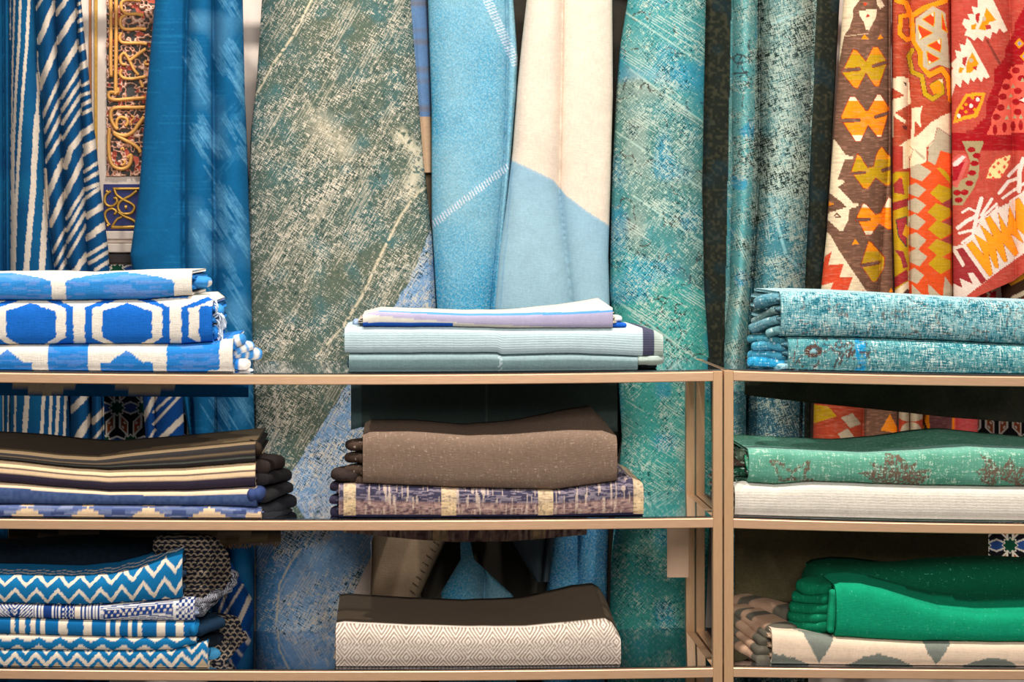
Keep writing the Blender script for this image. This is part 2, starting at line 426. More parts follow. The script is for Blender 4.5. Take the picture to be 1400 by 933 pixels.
def bar_x(name, unit, k, xa, xb, y0, y1, dz0, dz1, mat, parent, n=40):
    X = np.linspace(xa, xb, n); z = rail_z(unit, k, X); b = min(.0015, (dz1-dz0)*.3)
    loop = np.array([(y0+b, dz0), (y1-b, dz0), (y1, dz0+b), (y1, dz1-b), (y1-b, dz1), (y0+b, dz1), (y0, dz1-b), (y0, dz0+b)])
    V = np.stack([np.broadcast_to(X, (8, n)), np.broadcast_to(loop[:, :1], (8, n)), z[None]+loop[:, 1:]], -1).reshape(-1, 3)
    F = grid_faces(8, n, True)
    return link(name, raw_mesh(name, V, F, smooth=False, tris=[[i*n for i in range(8)][::-1], [i*n+n-1 for i in range(8)]]), mat, parent)
for unit, lab in (('L', 'bronze metal shelf unit with smoked glass shelves filling the left and centre'), ('R', 'bronze metal shelf unit with smoked glass shelves on the right, beside the longer one')):
    x0, x1 = [float(WX(p, 0)) for p in SPAN[unit]]
    su = empty('shelf_unit', (x0, 0, 0), lab, 'shelf unit')
    ztop = float(rail_z(unit, 0, x0))
    for xa in (x0, x1-TUBE):
        for ya in (0, DEP-TUBE):
            link('post', box_mesh('post', xa, xa+TUBE, ya, ya+TUBE, 0, ztop+.001, .0012), metal_v, su)
    for k in range(3):
        for ya in (0, DEP-TUBE):
            bar_x('rail', unit, k, x0+TUBE, x1-TUBE, ya+.0004, ya+TUBE-.0004, -TUBE, 0, metal, su)
        zz = float(rail_z(unit, k, x0))
        for xa in (x0, x1-TUBE):
            link('side_rail', box_mesh('side_rail', xa+.001, xa+TUBE-.001, TUBE, DEP-TUBE, zz-TUBE, zz, .001), metal, su)
        g = bar_x('glass_shelf', unit, k, x0+.003+(TUBE if k else 0), x1-.003-(TUBE if k else 0), .002, DEP, .0004, GL, glass, su)
tagp = plain('blank_card', (214, 176, 146), .7, var=.02)
cx0, cx1 = float(WX(912, .30)), float(WX(941.5, .30))
cz1 = float(rail_z('L', 1, cx1)); cz0 = float(WZ(790, .30))
cd = empty('hanging_card', ((cx0+cx1)/2, .31, cz0), 'blank beige card hanging under the middle glass shelf near the bronze post', 'card')
link('card', box_mesh('card', cx0, cx1, .30, .3015, cz0, cz1-.004, .0003), tagp, cd)
link('clip', box_mesh('clip', (cx0+cx1)/2-.008, (cx0+cx1)/2+.008, .298, .3035, cz1-.012, cz1-.0005, .0005), metal, cd)

# hanging rail above the picture that carries the textiles, fixed to the wall
zr = float(WZ(-112, .66))
hr = empty('hanging_rail', (0, .66, zr), 'metal rail above the shelves that the curtains and rugs hang from', 'rail')
link('tube', tubes_mesh('tube', [(np.array([(-1.5, .66, zr), (0, .66, zr), (1.9, .66, zr)]), .016)], 16), metal, hr)
for bx in (-1.3, .2, 1.8):
    link('bracket', box_mesh('bracket', bx-.012, bx+.012, .67, WALLY, zr-.012, zr+.012), metal, hr)

# ------------------------------------------------------------------ hanging textiles
def curtain(name, label, cat, L, R, bottom, pat, mat, Y0=.62, amp=.05, creases=(), step=1.6, group=None, top=-118, wav=.006, pw=2.2, ex=.6, hem=.03):
    """L, R: edge lines [(x, y)..]; creases: valley lines [(x, y)..]; amp: fold depth, one or one per fold"""
    f = lambda P: (lambda y: np.interp(y, [p[1] for p in P], [p[0] for p in P]))
    fl, fr = f(L), f(R)
    wmax = max(float(np.max(fr(np.arange(top, 900))-fl(np.arange(top, 900)))), 10)
    bmax = bottom if isinstance(bottom, (int, float)) else max(b[1] for b in bottom)
    nu = max(8, int(wmax/step)); nv = max(8, int((bmax-top)/step))
    s = np.linspace(0, 1, nu)[None, :]; t = np.linspace(0, 1, nv)[:, None]
    yb = np.full(nu, float(bottom)) if isinstance(bottom, (int, float)) else np.interp(s[0], [b[0] for b in bottom], [b[1] for b in bottom])
    y = top+t*(yb[None]-top)
    a, b = fl(y), fr(y); x = a+(b-a)*s
    cs = [a]+[f(c)(y) for c in creases]+[b]
    am = [amp]*(len(cs)-1) if isinstance(amp, (int, float)) else list(amp)
    d = np.zeros(x.shape)
    for i in range(len(cs)-1):
        wd = np.maximum(cs[i+1]-cs[i], 1e-3); tt = (x-cs[i])/wd; inside = (tt >= 0) & (tt <= 1)
        bb = am[i]*(1-np.abs(2*np.clip(tt, 0, 1)-1)**pw)**ex
        d = np.where(inside, np.maximum(d, bb) if am[i] >= 0 else bb, d)
    d = d+wav*(fbm(x, y*.35, .02, 2, 4)-.5)*2
    Y = Y0-d
    Y[:, 0] += hem; Y[:, -1] += hem
    c = pat(x, y)
    V = np.stack([WX(x, Y), Y, WZ(y, Y)], -1).reshape(-1, 3)
    uv = np.stack([x/560., -y/560.], -1).reshape(-1, 2)
    o = link(name, raw_mesh(name, V, grid_faces(nv, nu), c.reshape(-1, 4), uv), mat)
    return tag(o, label, cat, group)

# --- blue cloth with cream stripes
s4 = 4.6625
def ZA(p, oy=0): return [(a/s4, oy+b/s4) for a, b in p]
CR = (194, 180, 164)
def striped(x, y):
    K = Cloth(x, y, (4, 64, 106)); K.mix(noise(x, y, .03, 3)*.6*(x < 60), (12, 92, 128))
    a = np.interp(y, [0, 86, 150, 205, 265, 319, 362, 540, 620], [49, 52, 58, 62, 64, 68.6, 74, 96, 98])
    b = np.interp(y, [0, 54, 107, 171, 211, 276, 361, 540, 620], [75.5, 77.5, 81, 83.6, 86, 89, 91, 125, 125])
    c = np.interp(y, [0, 54, 118, 182, 222, 286, 351, 540], [105, 107, 110.5, 112.6, 113.7, 117, 118, 160])
    def seg(mask, strokes_):
        for P, wd in strokes_:
            K.m(mask & (dist(K.x+.5*(noise(x, y, .4, 2)-.5), K.y, P) < wd/2.*(1+.35*(noise(x, y, .22, 6)-.5))), CR)
    seg(x < a+2, [([(14.5, -120), (14.5, 0), (14, 54)], 1.3), ([(20, -120), (19.7, 0), (18.2, 54), (17, 103), (16, 200), (16, 372)], 2.3),
        ([(28, -120), (27.9, 0), (25.7, 62), (22.5, 107), (20.4, 150), (18.2, 210), (18, 372)], 3.6), ([(41, -120), (39.7, 0), (36.5, 62), (31, 129), (26.8, 190), (21.5, 287), (19.3, 372)], 4.2),
        ([(51, 70), (52, 100)], 1.4), ([(52, 100), (52.5, 129), (50.5, 160)], 4.2), ([(50.5, 160), (49, 190), (45, 261), (35.4, 372)], 8), ([(62, 232), (64, 261)], 4), ([(64, 261), (62, 297), (57, 372)], 8),
        ([(5, 520), (4, 640)], 2), ([(12, 520), (11, 640)], 2), ([(21, 520), (20, 640)], 3), ([(37, 520), (36, 560), (30, 640)], 7), ([(61, 520), (54, 640)], 4.5), ([(71, 520), (66, 640)], 4), ([(81, 520), (75, 640)], 4.5), ([(91, 520), (86, 640)], 4),
        ([(14, 640), (12, 900)], 4), ([(30, 640), (26, 900)], 8), ([(60, 640), (56, 900)], 6)])
    seg((x >= a) & (x < b), [([(49, 13), (58, -3)], 3.5), ([(52.5, 58), (75, 4)], 7.5), ([(53, 121), (79, 60)], 8), ([(58, 160), (81, 110)], 4.6), ([(60, 182), (82, 136)], 4.6), ([(61, 202), (84, 158)], 4.8), ([(62, 222), (84, 186)], 4.6),
        ([(64, 268), (86, 220)], 8), ([(69, 308), (88, 266)], 7.5), ([(72, 345), (90, 312)], 4.2), ([(75, 363), (90, 336)], 4.2), ([(78, 376), (91, 355)], 5), ([(97, 562), (125, 532)], 9), ([(98, 611), (128, 566), (140, 556)], 10),
        ([(49, -20), (76, -70)], 8), ([(49, -60), (76, -110)], 8)])
    seg((x >= b) & (x < c), [([(76, 20), (92, -3)], 6), ([(78, 58), (106, 14)], 8), ([(80, 104), (108, 57)], 8), ([(84, 134), (110, 93)], 4.8), ([(84, 152), (111, 111)], 4.8), ([(85, 169), (112, 128)], 4.6), ([(85, 191), (113, 147)], 4.2),
        ([(89, 228), (97, 203), (114, 182)], 8), ([(88, 268), (116, 214)], 8), ([(91, 299), (116, 258)], 4.8), ([(91, 316), (116, 273)], 4.8), ([(92, 331), (117, 291)], 4.6), ([(93, 351), (118, 308)], 4.2), ([(99, 376), (119, 348)], 8), ([(127, 577), (146, 558)], 8), ([(127, 602), (146, 580)], 4)])
    seg(x >= c, [([(x0/s4, oy+y0/s4), (x1/s4, oy+y1/s4)], wd) for oy, x0, y0, x1, y1, wd in [(0, 485, 32, 530, 12, 4), (0, 490, 82, 535, 62, 4), (0, 490, 142, 545, 115, 5), (0, 495, 198, 550, 175, 4.5), (0, 500, 318, 560, 285, 8), (0, 500, 433, 570, 395, 9),
        (0, 510, 553, 585, 515, 4.6), (0, 510, 613, 590, 583, 4.4), (0, 515, 673, 595, 633, 5), (0, 520, 728, 600, 690, 4.6), (0, 525, 853, 610, 795, 8), (0, 540, 935, 620, 895, 7), (190, 530, 93, 620, 35, 8), (190, 530, 215, 625, 150, 4.4), (190, 530, 270, 640, 208, 5), (190, 535, 325, 645, 283, 5),
        (190, 535, 385, 650, 305, 5), (190, 540, 503, 660, 425, 8.5), (190, 550, 635, 690, 535, 9), (190, 555, 745, 700, 657, 5), (190, 560, 798, 710, 710, 5), (190, 610, 835, 720, 765, 5)]])
    return K.out()
indigo = textile('indigo_cotton', thread=(420, 420), aniso=4, amp=.24, bump=.2)
curtain('striped_curtain', 'indigo blue curtain with hand drawn cream stripes hanging at the far left', 'curtain', [(-70, -120), (-70, 950)],
    [(100, -120), (111, 0), (116, 54), (122, 107), (128, 171), (131, 190), (137, 254), (148, 340), (150, 375), (144, 520), (142, 540), (144, 640), (150, 950)], 950, striped, indigo, Y0=.66,
    amp=[.04, .03, .06, .055, .06, .04], creases=[[(4, -120), (10, 950)], [(13, -120), (14, 372), (10, 900)], [(49, -120), (49, 0), (52, 86), (58, 150), (62, 205), (64, 265), (68.6, 319), (74, 362), (96, 540), (98, 620)],
    [(75, -120), (76, 0), (78, 54), (81.5, 107), (83.6, 171), (86, 211), (89, 276), (91, 361), (125, 540), (125, 620)], [(105, -120), (105, 0), (107, 54), (110.5, 118), (112.6, 182), (113.7, 222), (117, 286), (118, 351), (140, 540), (141, 620)]], step=1.1)

# --- striped cloth trailing behind the left stacks
def striped2(x, y):
    K = Cloth(x, y, (4, 58, 118))
    for P, wd in [([(195, 575), (213, 540)], 7), ([(210, 564), (238, 538)], 3.4), ([(210, 580), (246, 541)], 3.6), ([(193, 618), (212, 588)], 3.4), ([(200, 620), (252, 570)], 8), ([(250, 574), (282, 548)], 6),
                  ([(299, 838), (312, 806), (320, 784)], 3.6), ([(305, 844), (332, 800)], 3.2), ([(317, 872), (344, 812)], 6.5), ([(250, 700), (290, 640)], 7), ([(270, 740), (310, 680)], 4)]:
        K.stroke(P, wd, CR)
    return K.out()
curtain('striped_cloth', 'indigo cloth with slanting cream stripes trailing down behind the stacks on the left', 'cloth',
    [(194, 470), (195, 540), (200, 613), (240, 700), (290, 800), (306, 872)], [(246, 470), (250, 540), (252, 600), (300, 740), (345, 820), (348, 842), (338, 872)], 868, striped2, indigo, Y0=.565, amp=[.03, .035], creases=[[(212, 500), (212, 613), (300, 800), (322, 870)]], top=478, step=1.2)

# --- plain blue curtain
def bluecur(x, y):
    K = Cloth(x, y, (8, 86, 130)); K.mix((noise(x+y*.25, y*.35, .05, 2)-.45)*.9, (4, 74, 116))
    q = x*.86+y*.5; threads(K, 120, (262, -100, 345, 700), 1.02, (104, 168, 202), 5, (14, 46), 3.0, 2.2, .34); threads(K, 60, (262, -100, 345, 700), -.9, (60, 138, 180), 6, (8, 26), 3.0, 1.6, .3); threads(K, 60, (180, -100, 262, 600), 0, (30, 120, 164), 9, (20, 60), 5.0, 1.2, .3); K.mix(np.clip((noise(x, y*.8, .035, 8)-.5)*2.4, 0, 1)*.28*(x > 258), (110, 172, 206)); return K.out()
blue_tex = textile('dyed_blue_cotton', rot=.5, thread=(330, 330), aniso=7, amp=.24, bump=.2)
curtain('blue_curtain', 'plain teal blue curtain with deep vertical creases behind the blue and white rug stack', 'curtain', [(224, -120), (212, 0), (200, 131), (190, 262), (178, 350), (190, 420), (238, 510), (252, 560), (264, 620), (285, 950)],
    [(331, -120), (332, 0), (335, 131), (344, 340), (347, 500), (349, 600), (347, 950)], 950, bluecur, blue_tex, Y0=.655, amp=[.035, .05, .06], creases=[[(262, -120), (256, 0), (252, 200), (252, 360), (262, 600), (300, 900)], [(292, -120), (293, 200), (294, 350), (296, 600), (318, 900)]], step=2)

# --- big distressed carpet
def bigcarpet(x, y):
    K = Cloth(x, y, (68, 94, 88)); K.mix(noise(x, y, .012, 2)*.6, (98, 100, 78)); K.mix((noise(x*.5+y*.86, y*.5-x*.8, .05, 4)-.5)*1.3, (60, 108, 112))
    K.a = (fbm(x*.55+y*.83, (y*.55-x*.83)*.25, .05, 3, 9)-.5)*.6
    bl = np.interp(y, [200, 300, 380, 430, 500, 640, 700], [620, 592, 560, 530, 490, 400, 372])
    m = (x > bl+4*noise(x, y, .1, 1)) & (y > 250); K.mix(m*1.0, (120, 158, 196)); K.a = np.where(m, .1+(fbm(x*.5+y*.86, (y*.5-x*.86)*.2, .03, 3, 3)-.5)*.8, K.a)
    g = (y > 700); K.mix(g*(x < np.interp(y, [700, 735, 800, 870], [450, 430, 385, 370]))*.8, (70, 134, 186)); K.mix(g*(x > np.interp(y, [700, 760, 840], [560, 508, 470])), (206, 184, 170)); K.a = np.where(g & (x > np.interp(y, [700, 760, 840], [560, 508, 470])), -1, K.a)
    threads(K, 70, (345, -110, 590, 480), 2.09, (208, 194, 170), 3, (20, 90), 3.6, 1.0, .7); threads(K, 40, (345, -110, 590, 480), .60, (196, 188, 170), 4, (8, 26), 3.2, 1.0, .6); threads(K, 30, (345, -110, 590, 600), .62, (44, 62, 56), 8, (8, 24), 3.4, 1.0, .7); threads(K, 40, (350, 420, 560, 880), 2.09, (214, 196, 176), 5, (20, 70), 3.4, 1.0, .7)
    for P, wd in [([(430, 728), (398, 768), (382, 800), (378, 850)], 2.5), ([(427, -2), (400, 50), (372, 90), (350, 130)], 3.2), ([(440, -120), (427, -2)], 3.2), ([(572, 262), (548, 295), (520, 350), (495, 405), (470, 445)], 3.5), ([(590, 250), (575, 262)], 3), ([(470, 445), (440, 480), (405, 530)], 2)]:
        K.mix(np.clip(1.5-dist(x, y, P)/(wd/2), 0, 1)*.8*(noise(x, y, .3, 2) > .25), (222, 204, 172))
    for P, wd in [([(424, 172), (442, 190), (466, 222)], 3), ([(495, 140), (515, 170), (535, 205)], 2), ([(480, 222), (510, 232), (520, 245)], 2)]:
        K.mix(np.clip(1.6-dist(x, y, P)/wd, 0, 1)*.75, (44, 66, 62))  # wrinkle creases: their shade is painted as dark strokes
    K.mix(np.clip(1-dist(x, y, [(435, 165), (470, 205)])/26, 0, 1)*.45, (214, 200, 172))
    K.mix(np.clip(1-dist(x, y, [(548, 185), (575, 215), (560, 262)])/16, 0, 1)*.8*(noise(x, y, .3, 7) > .4), (224, 210, 180))
    return K.out()
worn_green = textile('worn_green_carpet', rot=-1.02, thread=(330, 300), aniso=6, amp=.22, bump=.35, dist=[((208, 196, 176), .495, .11, .28), ((36, 60, 58), .545, .07, .5)])
curtain('carpet_hanging', 'large worn green carpet with cream threads and a pale blue lower part left of centre', 'hanging carpet',
    [(362, -120), (358, 0), (351, 110), (343, 180), (339, 262), (338, 330), (341, 500), (348, 600), (349, 735), (350, 950)], [(556, -120), (562, 0), (570, 100), (578, 200), (584, 262), (592, 330), (597, 420), (570, 600), (508, 740), (507, 820), (520, 950)], 950,
    bigcarpet, worn_green, Y0=.67, amp=.085, step=1.15, wav=.008, pw=3)

# --- thin strip beside it
def stripcloth(x, y):
    K = Cloth(x, y, (96, 128, 168)); K.mix((np.sin(y*.35)+np.sin(y*.13+1))*.3, (120, 104, 90)); K.m(y > 160, (196, 160, 128)); return K.out()
curtain('narrow_cloth', 'narrow blue and brown cloth with a tan end between green carpet and turquoise blanket', 'cloth', [(545, -120), (552, 100), (572, 235)], [(582, -120), (585, 0), (590, 120), (592, 236)], 236, stripcloth, indigo, Y0=.70, amp=.03)

# --- turquoise blanket with laddered seams
def turq(x, y):
    K = Cloth(x, y, (128, 172, 186)); K.mix(.25+(noise(x, y, .02, 2)-.5)+np.clip((y-300)/200, 0, .5)+np.clip((612-x)/50, 0, .5), (42, 144, 184))
    for A, B in (((590, 308), (697, 226)), ((655, -26), (708, 92))):
        n = int(math.hypot(B[0]-A[0], B[1]-A[1])/4.2)
        for i in range(n):
            t = i/n; px, py = A[0]+(B[0]-A[0])*t, A[1]+(B[1]-A[1])*t
            dx, dy = (B[1]-A[1]), -(B[0]-A[0]); l = math.hypot(dx, dy); dx, dy = dx/l*4.5, dy/l*4.5
            K.stroke([(px-dx-1, py-dy), (px+dx+1, py+dy)], 1.7, (216, 214, 222))
    return K.out()
fleece = textile('turquoise_wool', rot=.6, thread=(300, 300), aniso=4, amp=.34, bump=.7, mott=((160, 192, 200), 250, .6))
curtain('turquoise_blanket', 'light turquoise wool blanket with ladder stitched seams hanging in the middle', 'blanket',
    [(580, -120), (585, 0), (590, 150), (590, 300), (594, 370), (597, 420), (600, 600), (629, 735), (630, 765), (603, 810), (600, 950)], [(694, -120), (702, 0), (708, 80), (706, 130), (696, 250), (686, 350), (680, 420), (670, 600), (642, 735), (648, 765), (702, 815), (706, 950)], 950,
    turq, fleece, Y0=.645, amp=[.05, .025], creases=[[(690, -120), (694, 60), (690, 220), (672, 420), (660, 900)]], step=1.4)

# --- cream and pale blue cloth
def creamblue(x, y):
    K = Cloth(x, y, (222, 204, 186))
    b = np.interp(x, [690, 698, 740, 756, 775, 800, 838], [214, 218, 238, 246, 268, 287, 312])
    m = y > b; K.m(m, (142, 176, 194)); K.mix(m*np.clip((y-b-6)/90, 0, 1)*.5, (154, 186, 194)); K.mix((np.abs(y-b-1.5) < 1.5)*.6, (170, 188, 198))
    K.mix((dist(x, y, [(700, 230), (695, 300), (684, 420)]) < .8)*.4, (90, 150, 190)); K.mix((y > 560)*1., (74, 84, 92)); return K.out()  # the low tail is coloured dark grey to stand for its shade
creamcloth = textile('handwoven_wool', rot=.12, thread=(260, 330), aniso=6, amp=.16, bump=.55)
curtain('cream_blanket', 'cream blanket with a pale blue lower half hanging right of the turquoise one', 'blanket',
    [(728, -120), (720, 0), (713, 60), (707, 120), (700, 210), (690, 290), (681, 350), (675, 420), (690, 640), (700, 740), (735, 800)], [(836, -120), (837, 0), (838, 130), (835, 250), (832, 350), (834, 420), (832, 500), (775, 700), (757, 740), (750, 800)], 796,
    creamblue, creamcloth, Y0=.625, amp=[.045, .03], creases=[[(770, -120), (768, 100), (765, 260), (782, 420), (740, 796)]], step=1.8, pw=2.6)

# --- tan cloth with blanket stitch, and blue blanket: seen low behind the shelves
def tancloth(x, y):
    K = Cloth(x, y, (150, 128, 104)); K.mix(noise(x, y, .05, 3)*.3, (120, 100, 80))
    for i in range(14):
        px = 608-i*4.6; py = 737+i*9.6; K.stroke([(px-4, py-1), (px-11, py-6)], 1.4, (22, 20, 22))
    return K.out()
curtain('tan_cloth', 'tan cloth with a black blanket stitched edge, low behind the centre shelves', 'cloth', [(500, -120), (500, 420), (507, 735), (507, 950)], [(590, -120), (592, 420), (640, 690), (611, 737), (560, 845), (545, 950)], 950, tancloth, creamcloth, Y0=.73, amp=.03, step=1.5)
def darkbacking(x, y): return Cloth(x, y, (52, 46, 38)).mix(noise(x, y, .03, 3)*.5, (36, 40, 40)).out()
curtain('dark_backing_cloth', 'dark olive cloth added as dark backing low behind the centre shelf, between the blankets', 'cloth', [(576, -120), (576, 950)], [(866, -120), (866, 500), (842, 640), (842, 950)], 950, darkbacking, creamcloth, Y0=.79, amp=.02, step=3)  # dark olive cloth, widened as an added backing that darkens the gaps
def bluebl(x, y):
    K = Cloth(x, y, (50, 140, 184)); K.mix((noise(x, y, .04, 3)-.3)*.8, (40, 110, 176)); return K.out()
curtain('blue_blanket', 'bright blue wool blanket hanging behind the lower centre shelf right of the tan cloth', 'blanket', [(745, -120), (745, 400), (758, 700), (745, 830), (740, 950)], [(828, -120), (828, 500), (832, 720), (826, 950)], 950, bluebl, fleece, Y0=.735, amp=[.03, .03], creases=[[(780, -120), (790, 740), (790, 950)]], step=2)

# --- teal patchwork carpets
def scribble(K, n, box, seed, col, wd=1.6):
    r = np.random.default_rng(seed)
    for i in range(n):
        px, py = r.uniform(box[0], box[2]), r.uniform(box[1], box[3]); P = [(px, py)]; a = r.uniform(0, 6.28)
        for k in range(r.integers(3, 7)):
            a += r.uniform(-1.5, 1.5); px += math.cos(a)*r.uniform(3, 8); py += math.sin(a)*r.uniform(3, 8); P.append((px, py))
        m = dist(K.x, K.y, P) < wd*r.uniform(.35, .75); K.mix(m*(.85*(noise(K.x, K.y, .5, i % 7) > .3)), col)
def teal1(x, y):
    K = Cloth(x, y, (78, 128, 122)); K.mix((noise(x, y, .03, 2)-.4)*1.2, (50, 142, 152)); K.mix((noise(x, y, .03, 6)-.55)*3, (128, 150, 140))
    lo = y > np.interp(x, [835, 965], [330, 400]); up = y < np.interp(x, [845, 965], [80, 170])
    K.mix(lo*.75, (58, 158, 146)); K.mix(up*.6, (62, 152, 156)); K.mix((dist(x, y, [(870, 260), (965, 330)]) < 8)*.0, (0, 0, 0))
    scribble(K, 26, (845, 380, 965, 500), 3, (34, 40, 38), 2.0); scribble(K, 60, (840, -110, 965, 380), 4, (60, 52, 46), 2.0); threads(K, 34, (835, -110, 960, 500), .56, (206, 214, 200), 6, (12, 50), 3.2, 1.0, .8); threads(K, 16, (835, 100, 960, 500), 2.15, (190, 200, 186), 7, (8, 22), 3.2, 1.0, .7); threads(K, 26, (835, 500, 960, 700), .56, (196, 206, 190), 9, (12, 40), 3.2, 1.0, .7)
    for P in ([(862, 95), (965, 170)], [(842, 180), (965, 262)], [(866, 268), (965, 335)], [(835, 405), (965, 500)], [(845, 10), (965, 90)]):
        K.mix(np.clip(1.4-dist(x, y, P)/1.4, 0, 1)*.7, (176, 204, 192))
    K.mix(np.clip((noise(x, y, .03, 9)-.6)*4, 0, 1)*.55, (36, 140, 176)); K.a = (noise(x, y, .04, 5)-.5)*.35
    d = dist(x, y, [(850, 700), (900, 640), (940, 560)]); return K.out()
worn_teal = textile('worn_teal_carpet', rot=.72, thread=(330, 330), aniso=6, amp=.22, bump=.35, dist=[((182, 196, 180), .505, .09, .5), ((16, 62, 68), .54, .07, .6)], spots=((44, 44, 40), 150, .66))
curtain('teal_carpet_hanging', 'teal green worn patchwork carpet with dark floral flecks hanging right of the cream blanket', 'hanging carpet',
    [(864, -120), (858, 0), (848, 60), (843, 120), (836, 250), (833, 400), (845, 520), (850, 600), (836, 760), (830, 950)], [(966, -120), (965, 0), (962, 150), (960, 260), (963, 400), (972, 520), (975, 620), (960, 950)], 950,
    teal1, worn_teal, Y0=.66, amp=.09, step=1.1, pw=2.6)
def teal2(x, y):
    K = Cloth(x, y, (96, 142, 140)); K.mix((noise(x, y, .02, 4)-.4)*1.4, (60, 140, 152)); fold_shade = (x < 1000-.02*y) | (x > np.interp(y, [0, 400], [1117, 1100])); 
    r = (x > np.interp(y, [0, 480], [1036, 1022])); K.mix(r*.6, (92, 126, 126)); K.mix((~r)*(x > 1000)*.55, (90, 160, 160)); K.mix(r*(y > 300)*.6, (34, 118, 136)); K.mix(r*np.clip((x-np.interp(y, [0, 400], [1112, 1096]))/8, 0, 1)*.8, (66, 76, 66))  # last mix: right edge darkened, shade put into the dye
    scribble(K, 30, (1003, 60, 1036, 240), 13, (56, 60, 62), 2.0); scribble(K, 50, (1040, -100, 1140, 420), 14, (60, 70, 70)); K.mix(((noise(x, y, .03, 2) > .66) & ~r & (x > 1000))*.6, (30, 140, 180))
    threads(K, 14, (1005, 240, 1030, 480), 1.15, (206, 214, 196), 6, (10, 30), 3.2, 1.0, .8); threads(K, 26, (1040, -100, 1110, 330), 1.45, (196, 204, 184), 7, (12, 40), 3.4, 1.0, .7); threads(K, 14, (1040, -100, 1100, 330), -.3, (190, 198, 180), 8, (10, 30), 3.4, 1.0, .6)
    for P in ([(1040, 40), (1130, 0)], [(1050, 260), (1075, 350), (1120, 390)]): K.mix(np.clip(1.5-dist(x, y, P)/2, 0, 1)*.6, (150, 200, 204))
    K.a = (noise(x, y, .05, 8)-.5)*.5+.25*(r & (y < 330))
    K.mix((y > 535)*.6, (12, 66, 92)); K.m(fold_shade, (38, 42, 34)); K.mix(fold_shade*np.clip((noise(x, y, .3, 4)-.5)*3, 0, 1)*.28, (104, 96, 72)); K.mix(fold_shade*np.clip((noise(x, y, .05, 6)-.55)*4, 0, 1)*.3, (20, 60, 74)); K.a = np.where(fold_shade, -1.2, K.a); return K.out()  # olive recess and right edge: their shade is dyed in near black
curtain('teal_carpet_hanging', 'grey teal worn patchwork carpet with deep shade-coloured folds hanging beside the red kilims', 'hanging carpet',
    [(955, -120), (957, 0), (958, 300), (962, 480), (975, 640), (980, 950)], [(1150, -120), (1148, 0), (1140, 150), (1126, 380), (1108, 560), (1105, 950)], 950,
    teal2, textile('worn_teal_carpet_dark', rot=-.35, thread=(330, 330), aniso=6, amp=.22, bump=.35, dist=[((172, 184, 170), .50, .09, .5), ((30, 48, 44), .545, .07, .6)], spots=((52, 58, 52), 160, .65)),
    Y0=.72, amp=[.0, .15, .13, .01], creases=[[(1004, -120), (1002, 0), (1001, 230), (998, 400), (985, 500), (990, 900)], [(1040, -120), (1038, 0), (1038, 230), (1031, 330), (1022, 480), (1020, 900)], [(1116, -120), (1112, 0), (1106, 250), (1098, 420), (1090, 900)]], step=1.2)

# --- kilims
def T(sx, ox, oy): return lambda p: [(ox+a/sx, oy+b/sx) for a, b in p]
k1 = T(4.665, 1110, 0); k2 = T(4.24, 1110, 200); k3 = T(4.667, 1280, 0); k4 = T(4.242, 1280, 200); k8 = T(4.667, 1100, 540)
BR = (112, 78, 60); KC = (232, 208, 172); OR = (248, 140, 14); OL = (188, 146, 18); RD = (176, 66, 40); DR = (150, 38, 32); TN = (184, 166, 138); OD = (214, 76, 28)
def hatch(K, amt=.2, seed=1, ang=.0): K.mix((noise(K.x*np.cos(ang)+K.y*np.sin(ang), (K.y*np.cos(ang)-K.x*np.sin(ang))*6, .12, seed)-.5)*2*amt, (40, 20, 16)); K.mix((noise(K.x, K.y*5, .16, seed+5)-.55)*amt*2, (226, 160, 130))
def slot(K, f, P, wd, s): K.stroke(f(P), wd/s+1.6, (150, 46, 26)); K.stroke(f(P), wd/s, (112, 80, 66))
def bfly(K, f, P, col, tips=None, s=4.6):
    K.stroke(f(P), 2.0, (170, 44, 20), True); K.poly(f(P), col, 0)
